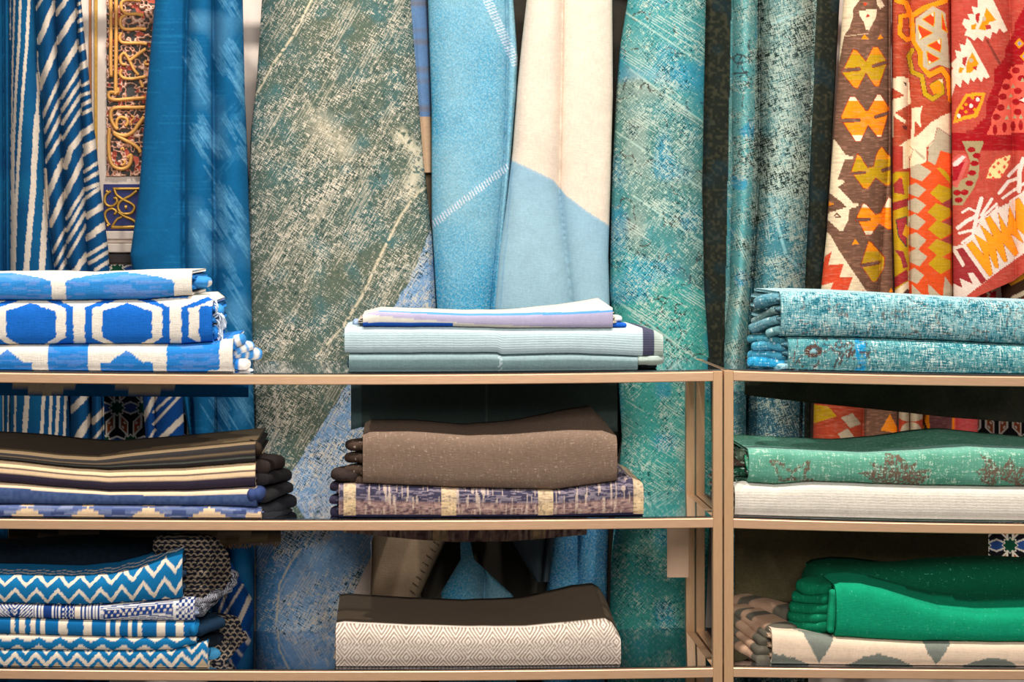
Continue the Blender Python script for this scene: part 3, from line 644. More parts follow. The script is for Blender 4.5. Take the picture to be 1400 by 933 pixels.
def kil1(x, y):
    K = Cloth(x, y, BR)
    K.poly(k1([(185, -560), (330, -560), (305, 0), (262, 60), (262, 110), (240, 180), (215, 215), (205, 235), (170, 420), (150, 560), (120, 560), (120, 200)]), KC, 2)
    K.poly(k1([(395, -200), (440, 0), (465, 40), (435, 58), (415, 30)]), KC, 2)
    K.poly(k1([(300, 70), (415, 58), (410, 110), (388, 150), (365, 197), (345, 190), (330, 140), (305, 100)]), KC, 2)
    K.ell(1110+340/4.665, 25/4.665, 2.2, 2.2, (220, 60, 20)); K.poly(k1([(342, 112), (374, 106), (355, 88)]), (170, 50, 30)); K.stroke(k1([(205, 232), (360, 214)]), .9, (206, 176, 140))
    for P in ([(313, 252), (364, 250), (335, 218)], [(418, 250), (457, 247), (437, 218)]): K.poly(k1(P), OR)
    B1 = [(193, 462), (265, 318), (287, 325), (345, 395), (392, 302), (418, 300), (470, 380), (480, 400), (462, 440), (425, 552), (400, 545), (345, 462), (290, 562), (268, 555)]
    bfly(K, k1, B1, OL); m = inpoly(x, y, k1(B1)); K.m(m & ((y < 350/4.665) | (y > 512/4.665)), (236, 138, 18))
    slot(K, k1, [(200, 450), (300, 441)], 18, 4.665); slot(K, k1, [(392, 422), (480, 396)], 16, 4.665)
    B2 = [(188, 745), (245, 618), (275, 620), (345, 712), (362, 705), (418, 605), (440, 608), (492, 690), (470, 780), (442, 872), (418, 870), (358, 795), (310, 898), (280, 900), (200, 780)]
    bfly(K, k1, B2, OR); m = inpoly(x, y, k1(B2)); K.m(m & ((y < 642/4.665) | (y > 862/4.665)), (246, 226, 186))
    slot(K, k1, [(190, 770), (300, 768)], 17, 4.665); slot(K, k1, [(408, 746), (492, 720)], 17, 4.665)
    # lower half
    K.poly(k2([(90, -40), (130, -40), (160, 0), (195, 50), (240, 60), (240, 74), (190, 80), (150, 190), (185, 198), (190, 212), (150, 235), (240, 330), (270, 332), (268, 350), (218, 362), (210, 430), (180, 492), (160, 490), (85, 420), (85, 392), (200, 352), (180, 330), (80, 255), (80, 100)]), KC, 1.6)
    K.poly(k2([(80, 490), (110, 520), (160, 610), (330, 860), (420, 1000), (20, 1000), (60, 700)]), KC, 1.6)
    for P in ([(75, 640), (115, 610), (95, 690), (185, 683), (160, 760), (238, 758), (205, 845), (100, 847), (125, 790), (40, 812)], [(150, 60 + 780), (300, 838), (330, 900), (150, 900)]): K.poly(k2(P), (212, 72, 40), 0)
    K.stroke(k2([(130, 405), (145, 390), (165, 410), (140, 412)]), 2, BR); K.poly(k2([(88, 352), (90, 318), (132, 335)]), OR)
    B3 = [(230, 148), (264, 48), (280, 60), (322, 127), (360, 118), (372, 60), (385, 28), (405, 5), (432, 40), (500, 110), (480, 150), (452, 222), (430, 228), (370, 180), (322, 248), (298, 240)]
    bfly(K, k2, B3, OL); m = inpoly(x, y, k2(B3)); K.m(m & ((y < 200+75/4.24) | (y > 200+215/4.24)), (226, 148, 18)); slot(K, k2, [(232, 158), (305, 152)], 12, 4.24); slot(K, k2, [(412, 140), (470, 122)], 16, 4.24)
    B4 = [(262, 412), (298, 334), (315, 340), (368, 398), (400, 388), (445, 298), (500, 330), (520, 470), (445, 482), (390, 448), (340, 515), (312, 512)]
    bfly(K, k2, B4, OR); m = inpoly(x, y, k2(B4)); K.m(m & ((y < 200+356/4.24) | (y > 200+494/4.24)), (246, 226, 186)); slot(K, k2, [(262, 428), (332, 424)], 14, 4.24)
    B5 = [(286, 690), (330, 552), (345, 560), (420, 648), (415, 705), (372, 782), (352, 785)]
    bfly(K, k2, B5, OL); slot(K, k2, [(292, 692), (385, 676)], 15, 4.24); m = inpoly(x, y, k2(B5)); K.m(m & (y < 200+610/4.24), (240, 140, 16))
    K.poly(k2([(232, 572), (274, 566), (250, 538)]), OR); K.poly(k2([(446, 848), (472, 846), (460, 818)]), OR)
    # below the top shelf
    lo = y > 500; K.m(lo & (x < 1181), RD); K.m(lo & (x >= 1181), BR)
    K.poly(k8([(40, 60), (150, 75), (208, 137), (60, 182)]), OL); 
    for P in ([(232, 146), (305, 118), (362, 185), (290, 212)], [(212, 250), (275, 215), (335, 292), (270, 332)], [(20, 305), (122, 278), (95, 372), (20, 372)], [(130, 358), (250, 332), (282, 380), (130, 400)]): K.poly(k8(P), TN)
    K.poly(k8([(545, 122), (600, 225), (600, 250), (548, 362), (488, 268), (560, 256), (560, 240), (485, 228)]), OR, 0); K.poly(k8([(360, 300), (420, 330), (410, 370)]), TN)
    hatch(K, .28, 2); return K.out()
flatweave = textile('kilim_flatweave', thread=(240, 420), aniso=12, amp=.2, bump=.35)
curtain('kilim', 'brown kilim strip with orange and yellow winged motifs hanging beside the grey teal carpet', 'kilim', [(1158, -120), (1153, 0), (1146, 100), (1137, 220), (1130, 320), (1122, 400), (1113, 545), (1110, 650)],
    [(1216, -120), (1218, 0), (1218, 200), (1219, 300), (1222, 410), (1228, 545), (1226, 650)], 650, kil1, flatweave, Y0=.62, amp=[.045, .02], creases=[[(1214, -120), (1215, 200), (1205, 330), (1200, 420), (1181, 540), (1178, 650)]], step=1.0, group='red and orange kilims hanging at the right')
def kil2(x, y):
    K = Cloth(x, y, RD); hatch(K, .22, 4, .9)
    OB = (60, 40, 30)
    for P, wd, c in [([(520, -300), (540, 0), (600, 20), (635, 110), (645, 250), (690, 330), (695, 410), (750, 480), (830, 440), (870, 500), (885, 640)], 34, OR), ([(640, 100), (720, 50), (850, 5), (880, -80)], 34, OR), ([(640, 92), (565, 105), (562, 215), (605, 255), (650, 240)], 28, OR)]:
        K.stroke(k1(P), wd/4.665+1.2, OB)
    for P, wd, c in [([(520, -300), (540, 0), (600, 20), (635, 110), (645, 250), (690, 330), (695, 410), (750, 480), (830, 440), (870, 500), (885, 640)], 34, OR), ([(640, 100), (720, 50), (850, 5), (880, -80)], 34, OR), ([(640, 92), (565, 105), (562, 215), (605, 255), (650, 240)], 28, OR)]:
        K.stroke(k1(P), wd/4.665, c)
    K.poly(k1([(662, 120), (770, 38), (850, 80), (885, 440), (812, 412), (740, 448), (708, 420), (708, 330), (660, 260)]), TN)
    for P in ([(708, 122), (782, 78), (777, 168)], [(680, 163), (768, 210), (688, 252)], [(738, 290), (822, 250), (820, 332)], [(733, 330), (812, 375), (745, 408)], [(830, 88), (862, 205), (832, 185)]):
        K.stroke(k1(P), 2.0, (200, 160, 20), True); K.poly(k1(P), (220, 62, 22))
    for P in ([(760, 90), (778, 80), (775, 110)], [(682, 200), (700, 235), (686, 250)], [(798, 262), (820, 250), (818, 285)], [(745, 385), (765, 395), (747, 406)]): K.poly(k1(P), (248, 226, 190))
    P = [(640, 320), (618, 360), (640, 460), (700, 485), (722, 600), (770, 632), (832, 590), (822, 515), (768, 545)]
    K.stroke(k1(P), 28/4.665+1.2, OB); K.stroke(k1(P), 28/4.665, OL); K.poly(k1([(750, 545), (820, 510), (825, 590), (775, 600)]), OR); K.poly(k1([(805, 508), (832, 505), (832, 530)]), KC)
    K.poly(k1([(510, 500), (570, 485), (617, 500), (632, 660), (530, 720), (602, 770), (590, 788), (520, 740), (520, 880), (505, 880), (505, 640), (592, 610), (505, 555)]), KC, 1.6)
    K.poly(k1([(580, 520), (605, 530), (605, 555)]), OB); K.poly(k1([(575, 800), (610, 805), (605, 830), (585, 825)]), (100, 40, 36)); K.poly(k1([(638, 690), (705, 678), (690, 740), (697, 815), (658, 770), (650, 900), (632, 900)]), KC, 1.6)
    K.poly(k1([(890, 715), (900, 940), (640, 940), (520, 960), (600, 900), (680, 860), (760, 780), (830, 740)]), KC, 1.6)
    K.poly(k1([(800, 812), (890, 872), (890, 960), (735, 960), (780, 890)]), TN); K.stroke(k1([(800, 812), (890, 872)]), .7, DR); K.stroke(k1([(800, 812), (780, 890), (735, 940)]), .7, DR)
    m = y > 200
    f = k2; K.poly(f([(455, 150), (570, 150), (570, 1000), (455, 1000)]), OL); K.poly(f([(440, 0), (530, 0), (525, 120), (455, 170)]), (170, 52, 40))
    K.poly(f([(470, 175), (540, 150), (552, 250), (552, 150), (545, 0), (640, 0), (568, 0)]), OL) if 0 else None
    K.poly(f([(472, 222), (520, 170), (538, 280), (475, 270)]), (160, 50, 44)); K.poly(f([(500, 180), (520, 170), (530, 190)]), OR); K.poly(f([(458, 330), (562, 300), (562, 345), (458, 378)]), (150, 44, 44))
    K.stroke(f([(490, 428), (548, 410), (548, 580), (505, 525), (490, 428)]), 2.4, (60, 70, 50)); K.poly(f([(490, 428), (548, 410), (548, 580), (505, 525)]), (160, 44, 48)); K.poly(f([(545, 450), (566, 480), (566, 540), (525, 512)]), (222, 150, 20))
    K.poly(f([(478, 600), (530, 610), (558, 700), (530, 710), (515, 650)]), (150, 44, 48)); K.poly(f([(462, 770), (552, 712), (562, 775), (470, 830)]), (160, 40, 40)); K.poly(f([(462, 850), (570, 775), (590, 1000), (470, 1000)]), KC, 1.6); K.poly(f([(530, 850), (555, 825), (580, 850), (565, 870)]), (90, 60, 50))
    K.poly(f([(526, 0), (665, 0), (662, 92), (600, 122), (528, 132)]), KC, 1.6); K.stroke(f([(568, 0), (585, 20), (565, 90)]), .8, DR); K.poly(f([(590, 10), (662, 70), (650, 80), (600, 30)]), TN)
    K.poly(f([(562, 130), (680, 85), (830, 0), (830, 1000), (562, 1000)]), OD); K.poly(f([(680, 0), (820, 0), (805, 50), (745, 28), (715, 110), (672, 85)]), TN)
    for cx, cy, rx, ry in [(632, 152, 62, 52), (612, 255, 50, 42), (610, 345, 52, 46), (608, 440, 52, 48), (612, 548, 52, 50), (618, 645, 52, 52), (605, 752, 46, 46)]:
        K.poly(f([(cx-rx, cy-ry*.6), (cx-rx*.2, cy-ry), (cx+rx, cy-4), (cx+rx*.1, cy+ry), (cx-rx, cy+ry*.5)]), TN)
    for cy in (340, 452, 556): K.poly(f([(745, cy-8), (830, cy-50), (830, cy+50)]), (156, 58, 54))
    for cx, cy in [(752, 270), (738, 380), (742, 480), (742, 588), (742, 682)]: K.poly(f([(cx-68, cy+2), (cx-18, cy-50), (cx+66, cy-18), (cx+66, cy+25), (cx+4, cy+60)]), OL)
    K.poly(f([(725, 128), (760, 120), (806, 190), (800, 215)]), OL); K.poly(f([(745, 25), (830, 50), (830, 180), (722, 110)]), (236, 84, 32))
    K.poly(f([(676, 800), (770, 890), (820, 1000), (680, 1000)]), TN); K.poly(f([(772, 755), (825, 830), (830, 1000), (755, 890)]), TN); K.poly(f([(578, 800), (640, 860), (700, 1000), (578, 1000)]), TN)
    K.c[~m] = K.c[~m]; K.stroke(f([(566, 60), (566, 1000)]), .8, DR)
    if True:
        lo = y > 500; K.m(lo, RD); K.ell(1100+680/4.667, 540+240/4.667, 15, 14, TN); K.ell(1100+680/4.667, 540+120/4.667, 20, 11, TN); K.ell(1100+690/4.667, 540+372/4.667, 18, 13, TN)
    hatch(K, .12, 9); return K.out()
curtain('kilim', 'rust red kilim with orange hooks and zigzag diamonds, between brown and crimson ones', 'kilim', [(1219, -120), (1219, 0), (1219, 200), (1220, 300), (1223, 410), (1229, 545), (1227, 650)],
    [(1303, -120), (1299, 0), (1301, 200), (1303, 400), (1285, 500), (1262, 545), (1260, 650)], 650, kil2, flatweave, Y0=.625, amp=[.03, .035], creases=[[(1243, -120), (1242, 200), (1243, 400), (1244, 650)]], step=1.0, group='red and orange kilims hanging at the right')
def kil3(x, y):
    K = Cloth(x, y, (182, 66, 52)); f = k3; D = (156, 14, 22); P_ = (222, 90, 72); hatch(K, .12, 5, 1.1)
    K.poly(f([(600, 0), (560, 50), (500, 150), (500, 200), (440, 320), (440, 360), (370, 450), (370, 540), (320, 650), (320, 740), (230, 830), (160, 850), (60, 860), (60, 960), (620, 960)]), D, 4)
    for P in ([(265, -20), (355, -20), (455, 195), (430, 210), (402, 178), (385, 215), (358, 203), (345, 250), (312, 228), (295, 265), (262, 235), (242, 262), (212, 235), (180, 225), (195, 190), (165, 150), (180, 118), (215, 130), (200, 90), (240, 90), (225, 40), (265, 50)],
              [(195, 240), (215, 260), (342, 490), (320, 502), (300, 490), (290, 527), (262, 490), (240, 522), (217, 500), (205, 542), (168, 505), (155, 562), (125, 530), (110, 582), (90, 640), (60, 640), (60, 470), (110, 440), (90, 410), (130, 370), (120, 320), (160, 330), (150, 280), (185, 290)]):
        K.poly(f(P), (226, 206, 182), 0)
    for P in ([(320, 48), (382, 130), (340, 142), (315, 195), (270, 185), (300, 120)], [(225, 160), (258, 150), (248, 190), (225, 188)], [(230, 333), (272, 410), (220, 465), (190, 465), (195, 400)], [(150, 430), (180, 432), (160, 468), (140, 462)]): K.poly(f(P), OR)
    for P in ([(250, 90), (280, 80), (270, 150), (255, 140)], [(310, 160), (345, 155), (352, 185), (322, 190)], [(170, 370), (200, 360), (185, 425), (165, 405)], [(230, 430), (262, 420), (255, 450)]): K.poly(f(P), (176, 44, 40))
    K.ell(1280+305/4.667, 120/4.667, 3, 3, TN); K.ell(1280+222/4.667, 385/4.667, 3, 3, TN)
    dm = [(105, 788), (128, 700), (190, 598), (315, 588), (300, 650), (260, 748), (180, 765)]
    K.poly(f(dm), (238, 150, 28), 1.5); K.poly(f([(128, 765), (145, 705), (200, 620), (290, 610), (280, 650), (240, 725), (175, 740)]), (178, 34, 34)); 
    for cx, cy in ((265, 635), (222, 676), (145, 740)): K.ell(1280+cx/4.667, cy/4.667, 2.6, 3, (240, 214, 196))
    for cx, cy in ((232, 625), (190, 668), (190, 715), (245, 700), (165, 690)): K.ell(1280+cx/4.667, cy/4.667, 2.2, 2.2, OR)
    K.poly(f([(480, 425), (600, 395), (600, 840), (500, 850), (430, 862), (315, 868), (350, 800), (355, 740), (400, 650), (400, 600), (440, 500)]), P_, 3)
    for cx, cy in [(445, 553), (425, 617), (412, 687), (385, 748), (375, 830), (435, 812), (490, 805), (540, 800), (460, 487), (508, 450), (545, 500), (520, 580), (510, 650), (520, 715), (555, 640)]: K.ell(1280+cx/4.667, cy/4.667, 5.5, 4.4, D) if cy < 780 else K.ell(1280+cx/4.667, cy/4.667, 3.2, 7, D)
    for cx, cy in [(490, 550), (475, 610), (460, 685), (450, 750), (500, 745), (540, 745), (550, 510)]: K.poly(f([(cx-12, cy+12), (cx, cy-16), (cx+14, cy+12)]), (170, 160, 120))
    K.poly(f([(530, 640), (600, 600), (600, 680), (555, 650)]), (230, 205, 185))
    for cx, cy in ((530, 277), (565, 360)): K.poly(f([(cx-32, cy), (cx, cy-34), (cx+32, cy), (cx, cy+34)]), OR); K.poly(f([(cx-14, cy), (cx, cy-16), (cx+16, cy), (cx, cy+16)]), (128, 128, 170))
    K.poly(f([(310, 250), (330, 250), (415, 405), (400, 412)]), (130, 50, 40))
    f = k4; lo = y > 196; g = f
    K.poly(g([(150, -30), (275, -30), (268, 0), (240, 60), (250, 130), (243, 180), (215, 250), (190, 285), (150, 345), (60, 345), (60, 240), (180, 180), (200, 90)]), (160, 138, 98), 2)
    K.poly(g([(80, 80), (130, 48), (172, 45), (187, 90), (160, 160), (122, 242), (95, 230), (60, 100)]), (200, 88, 80)); K.poly(g([(95, 110), (165, 90), (120, 200), (95, 200)]), (166, 20, 34)); K.poly(g([(92, 100), (150, 55), (172, 60), (130, 110), (100, 120)]), (222, 200, 190))
    for cx, cy in [(235, 55), (222, 100), (208, 155), (192, 215), (165, 268), (130, 312), (205, 20), (120, 270)]: K.ell(1280+cx/4.242, 200+cy/4.242, 5.5, 3.8, D)
    K.poly(g([(280, 195), (300, 120), (342, 65), (445, 36), (440, 70), (425, 125), (378, 195)]), (196, 70, 56), 1.5); K.poly(g([(292, 185), (310, 125), (350, 78), (432, 50), (415, 120), (372, 185)]), (232, 206, 140), 1.5)
    r = np.random.default_rng(5)
    for cx, cy in [(312, 165), (335, 120), (330, 185), (365, 150), (360, 100), (395, 120), (400, 75), (380, 165), (420, 95)]: K.poly(g([(cx-11, cy), (cx, cy-12), (cx+11, cy), (cx, cy+12)]), (214, 84, 60))
    K.poly(g([(85, 580), (150, 575), (215, 520), (260, 420), (300, 400), (330, 372), (420, 330), (470, 300), (540, 215), (540, 600), (335, 745), (150, 890), (85, 890)]), (222, 200, 184), 2)
    CW = (226, 206, 192)
    for P, wd in [([(215, 520), (235, 400), (262, 305)], 24), ([(125, 475), (180, 432), (235, 405)], 22), ([(150, 385), (190, 360), (240, 385)], 13), ([(135, 505), (205, 488)], 16), ([(262, 400), (322, 308)], 18), ([(240, 440), (350, 335)], 14), ([(335, 395), (355, 352)], 14), ([(150, 560), (200, 525)], 16),
                  ([(480, 260), (482, 150), (505, 75)], 26), ([(365, 272), (420, 205), (475, 185)], 20), ([(420, 172), (480, 110)], 18), ([(385, 302), (440, 262), (520, 210)], 15), ([(430, 320), (540, 250)], 14)]: K.stroke(g(P), wd/4.242, CW)
    K.poly(g([(85, 605), (155, 588), (292, 780), (262, 800), (215, 735), (182, 735), (212, 800), (135, 765), (152, 822), (85, 790)]), (150, 42, 44), 0); K.poly(g([(85, 592), (118, 600), (168, 688), (152, 702)]), (222, 200, 184))
    Zg = [(175, 572), (208, 550), (282, 640), (222, 512), (300, 560), (254, 455), (332, 525), (284, 420), (312, 405), (378, 505), (360, 388), (412, 480), (425, 350), (462, 440), (458, 312), (480, 300), (540, 400), (540, 540), (462, 470), (505, 562), (430, 505), (476, 620), (455, 640), (388, 560), (412, 670), (393, 672), (345, 590), (362, 706), (343, 706), (300, 610), (327, 742), (308, 756)]
    K.stroke(g(Zg), 1.0, (150, 70, 20), True); K.poly(g(Zg), (250, 148, 24), 0)
    hatch(K, .10, 12, .6); return K.out()
def kil3s(x, y):
    up = y < 196
    return kil3(x, y)
curtain('kilim', 'crimson kilim with white saw toothed triangles and an orange zigzag end, at the right edge', 'kilim', [(1302, -120), (1300, 0), (1301, 200), (1303, 400), (1304, 420)],
    [(1470, -120), (1470, 420)], [(0, 410), (.12, 411), (.5, 384), (1.0, 318)], kil3, flatweave, Y0=.60, amp=[.035, .04], creases=[[(1378, -120), (1390, 400)]], step=1.0, group='red and orange kilims hanging at the right', wav=.004)
def kil4(x, y):
    K = Cloth(x, y, (186, 24, 34)); K.stroke([(1345, 395), (1352, 402), (1350, 412)], 3, KC); K.stroke([(1332, 400), (1340, 408)], 3, KC); K.stroke([(1352, 388), (1356, 398), (1362, 396)], 2.4, KC)
    K.m(y > 500, OR); K.poly(k8([(795, 120), (945, 120), (942, 240), (885, 278), (800, 268)]), (110, 66, 66)); K.poly(k8([(760, 150), (790, 230), (800, 330), (760, 300)]), (60, 40, 30)); K.m((x > 1305) & (y > 500), (198, 74, 74)); hatch(K, .2, 6); return K.out()
curtain('kilim', 'red and orange kilim mostly hidden behind the crimson one, showing under the top shelf', 'kilim', [(1258, -120), (1262, 545), (1258, 650)], [(1362, -120), (1362, 420), (1337, 520), (1337, 650)], 650, kil4, flatweave, Y0=.70, amp=[.02, .02],
    creases=[[(1306, -120), (1306, 650)]], step=1.5, group='red and orange kilims hanging at the right')
def kil5(x, y):
    K = Cloth(x, y, (70, 44, 30)); K.poly([(1377, 385), (1400, 370), (1440, 348), (1440, 362), (1403, 380), (1382, 391)], (240, 160, 40), 0)
    for P, c, wd in [([(1370, 385), (1385, 367), (1430, 345)], (190, 160, 110), 3), ([(1385, 408), (1440, 380)], (228, 206, 170), 6), ([(1395, 412), (1440, 392)], (190, 40, 36), 4)]: K.stroke(P, wd, c)
    return K.out()
curtain('rolled_textile', 'dark brown cloth with an orange band in the corner below the crimson kilim', 'cloth', [(1380, 300), (1367, 380), (1372, 430), (1376, 520)], [(1470, 300), (1470, 520)], 520, kil5, flatweave, Y0=.69, amp=.06, top=300, step=1.3)

# ------------------------------------------------------------------ folded rugs on the shelves
def loft(name, X, P, C3, mat, parent, caps=True, uvv=None, smooth=True):
    """closed loops along X: X (nu,), P (nl, nu, 2) of (Y, Z), C3 (nl, nu, 4)"""
    nl, nu = P.shape[:2]; XX = np.broadcast_to(X, (nl, nu)) if X.ndim == 1 else X
    V = np.stack([XX, P[..., 0], P[..., 1]], -1)
    d = np.vstack([np.zeros((1, nu)), np.cumsum(np.hypot(*np.moveaxis(np.diff(P, axis=0), -1, 0)), 0)])
    uv = np.stack([XX, d], -1)
    t = [[i*nu for i in range(nl)][::-1], [i*nu+nu-1 for i in range(nl)]] if caps else None
    return link(name, raw_mesh(name, V.reshape(-1, 3), grid_faces(nl, nu, True), C3.reshape(-1, 4), uv.reshape(-1, 2), smooth, t), mat, parent)

def capsule(name, A, B, rz, rx, col, mat, parent, n=20, k=20, bend=0, seed=0, ybulge=None):
    """a soft finger of folded cloth from A to B: rz half thickness, rx half width"""
    A, B = np.array(A, float), np.array(B, float); s = np.linspace(0, 1, n)
    s = .5-.5*np.cos(s*np.pi); LL = np.linalg.norm(B-A); e = np.sqrt(np.clip(1-(1-np.minimum(np.minimum(s, 1-s)*LL/rz, 1))**2, 0, 1)); e = np.maximum(e, .02)
    P = A+(B-A)*s[:, None]; P[:, 2] += bend*np.sin(s*np.pi)
    T = (B-A)/np.linalg.norm(B-A); side = np.cross(T, [0, 0, 1.]); side /= np.linalg.norm(side)+1e-9; up = np.cross(side, T)
    a = np.linspace(0, 2*np.pi, k, endpoint=False); V = []
    for i in range(n):
        wob = 1+.18*(noise(s[i]*6, seed, 1, seed)-.5)
        V.append(P[i]+e[i]*wob*(rx*(np.sign(np.cos(a))*np.abs(np.cos(a))**.5)[:, None]*side+rz*(np.sign(np.sin(a))*np.abs(np.sin(a))**.75)[:, None]*up))
    V = np.concatenate(V); F = grid_faces(n, k).tolist()+[(i*k+k-1, i*k, (i+1)*k, (i+1)*k+k-1) for i in range(n-1)]
    S = np.repeat(s, k); c = col(S, np.tile(a, n), V) if callable(col) else np.broadcast_to(lin(col), (len(V), 3))
    uv = np.stack([S*np.linalg.norm(B-A), np.tile(a, n)*rz], -1)
    return link(name, raw_mesh(name, V, F, c, uv, tris=[list(range(k))[::-1], list(range((n-1)*k, n*k))]), mat, parent)

class Pile:
    """remembers the top of what already lies on a shelf"""
    def __init__(s, unit, k):
        s.unit, s.k = unit, k; s.f = lambda X: glass_z(unit, k, X)+.0008; s.b = s.f
YF = .006
def rug(pile, name, label, cat, x0, x1, top, pat, mat, back=0., yf=YF, yb=.33, a=None, t=.006, layers=2, layer_col=(120, 120, 120), lx=(3, 3), step=1.3, group=None, squash=.75, wob=.003, ntop=14, rise=None, endround=0, seed=1, bulge=0):
    """a rug folded over at the front; top: [(x, y)..] where its upper front edge runs"""
    X0, X1 = float(WX(x0, yf)), float(WX(x1, yf)); nu = max(10, int((x1-x0)/step)); X = np.linspace(X0, X1, nu)
    px = VX+X*FPX/(DIST+yf)
    zb = pile.f(X); zbb = pile.b(X)
    zt = WZ(np.interp(px, [p[0] for p in top], [p[1] for p in top]), yf+.01)
    zt = np.maximum(zt+.0016*(fbm(px, px*0, .03, 2, seed)-.5), zb+.008)
    bk = np.interp(px, [p[0] for p in back], [p[1] for p in back]) if isinstance(back, (list, tuple)) else back
    ztb = np.maximum(zt+bk, zbb+.006)
    h = zt-zb; aa = np.minimum(h*.5, .028) if a is None else np.full(nu, a)
    yfu = yf+wob*(fbm(px, px*0+seed*7, .012, 2, seed)-.2)
    rt = empty(name, (float((X0+X1)/2), .17, float(zb.mean())), label, cat, group)
    # outer path
    na = max(10, int(float(h.max())*640/step)); th = np.linspace(-np.pi/2, np.pi/2, na)[:, None]
    sq = np.where(th < 0, min(.42, squash), squash); cy = np.abs(np.cos(th))**sq; sz = np.sign(np.sin(th))*np.abs(np.sin(th))**np.where(th < 0, .8, squash)
    fy = yfu+aa-aa*cy; fz = (zb+zt)/2+h/2*sz
    nb = 4; sb = np.linspace(1, 0, nb+1)[:-1, None]; st = (np.linspace(0, 1, ntop+1)[1:, None])**1.3
    prof = 1 if rise is None else rise
    by = yfu+aa+(yb-yfu-aa)*sb; bz = zb+(zbb-zb)*(by-yf)/(yb-yf)
    ty = yfu+aa+(yb-yfu-aa)*st; tz = zt+(ztb-zt)*((ty-yfu-aa)/(yb-yfu-aa))**prof
    outer = np.concatenate([np.stack([by, bz], -1), np.stack([fy, fz], -1), np.stack([ty, tz], -1)])
    # inner path
    tt = np.minimum(t, h*.3); ai = np.maximum(aa-tt, .003); hi = h-2*tt; th2 = np.linspace(np.pi/2, -np.pi/2, 9)[:, None]
    iy = yfu+aa-ai*np.abs(np.cos(th2))**squash; iz = (zb+zt)/2+hi/2*np.sign(np.sin(th2))*np.abs(np.sin(th2))**squash
    ity = ty[::-4]; itz = (tz-tt)[::-4]; iby = by[::-1]; ibz = (bz+tt)[::-1]
    inner = np.concatenate([np.stack([ity, itz], -1), np.stack([iy, iz], -1), np.stack([iby, ibz], -1)])
    P = np.concatenate([outer, inner])
    pxx = np.broadcast_to(px, P.shape[:2]); no = len(outer)
    ybot = np.broadcast_to(VY+(CAMZ-zb)*FPX/(DIST+yf+.01), P.shape[:2])
    arc = np.zeros(P.shape[:2]); arc[nb:nb+na] = (fz-zb)*638; arc[:nb] = -3
    arc[nb+na:no] = h*638+(ty-yfu-aa)*638; arc[no:] = h*300
    c = np.asarray(pat(pxx, ybot-arc, arc/np.maximum(h*638, 1)))
    if c.shape[-1] == 3: c = np.concatenate([c, np.zeros(c.shape[:-1]+(1,))], -1)
    if endround:
        # fold edges: corners of the cloth curl a little
        pass
    loft('outer_fold', X, P, c, mat, rt)
    # inner layers, seen at the ends
    r = np.random.default_rng(seed*13+int(x1)); n = layers
    for i in range(n):
        e0, e1 = r.uniform(.2, 1)*lx[0], r.uniform(.2, 1)*lx[1]
        m = 36; u = np.linspace(0, 1, m); Xa = X0-e0/640, X1+e1/640; XX = Xa[0]+(Xa[1]-Xa[0])*u
        f0 = np.interp(XX, X, zb+tt); f1 = np.interp(XX, X, zt-tt); g0 = np.interp(XX, X, zbb+tt); g1 = np.interp(XX, X, ztb-tt)
        gap = .0006; l0 = f0+(f1-f0)*i/n+gap; l1 = f0+(f1-f0)*(i+1)/n-gap; m0 = g0+(g1-g0)*i/n+gap; m1 = g0+(g1-g0)*(i+1)/n-gap
        hh = l1-l0; ya = yf+.010+.004*r.random()+wob; cap = np.clip(1-np.abs(2*u-1)**60, 0, 1)**.5*.7+.3
        ph = np.linspace(-np.pi/2, np.pi/2, 9)[:, None]
        fy_ = ya+hh/2-hh/2*np.cos(ph); fz_ = (l0+l1)/2+hh/2*np.sin(ph)*cap
        yb_ = np.full(m, yb-.004); Q = np.concatenate([np.stack([np.broadcast_to(fy_, fz_.shape), fz_], -1), np.stack([yb_, (m0+m1)/2+(m1-m0)/2*cap], -1)[None], np.stack([yb_, (m0+m1)/2-(m1-m0)/2*cap], -1)[None]])
        cc = layer_col(i, VX+XX*640) if callable(layer_col) else np.broadcast_to(np.append(lin(layer_col), 0), (m, 4))
        loft('inner_fold', XX, Q, np.broadcast_to(cc, (len(Q), m, 4)), mat, rt)
    pile.f = lambda X_, X=X, z=zt: np.interp(X_, X, z)+.0012
    pile.b = lambda X_, X=X, z=ztb: np.interp(X_, X, z)+.0012
    return rt

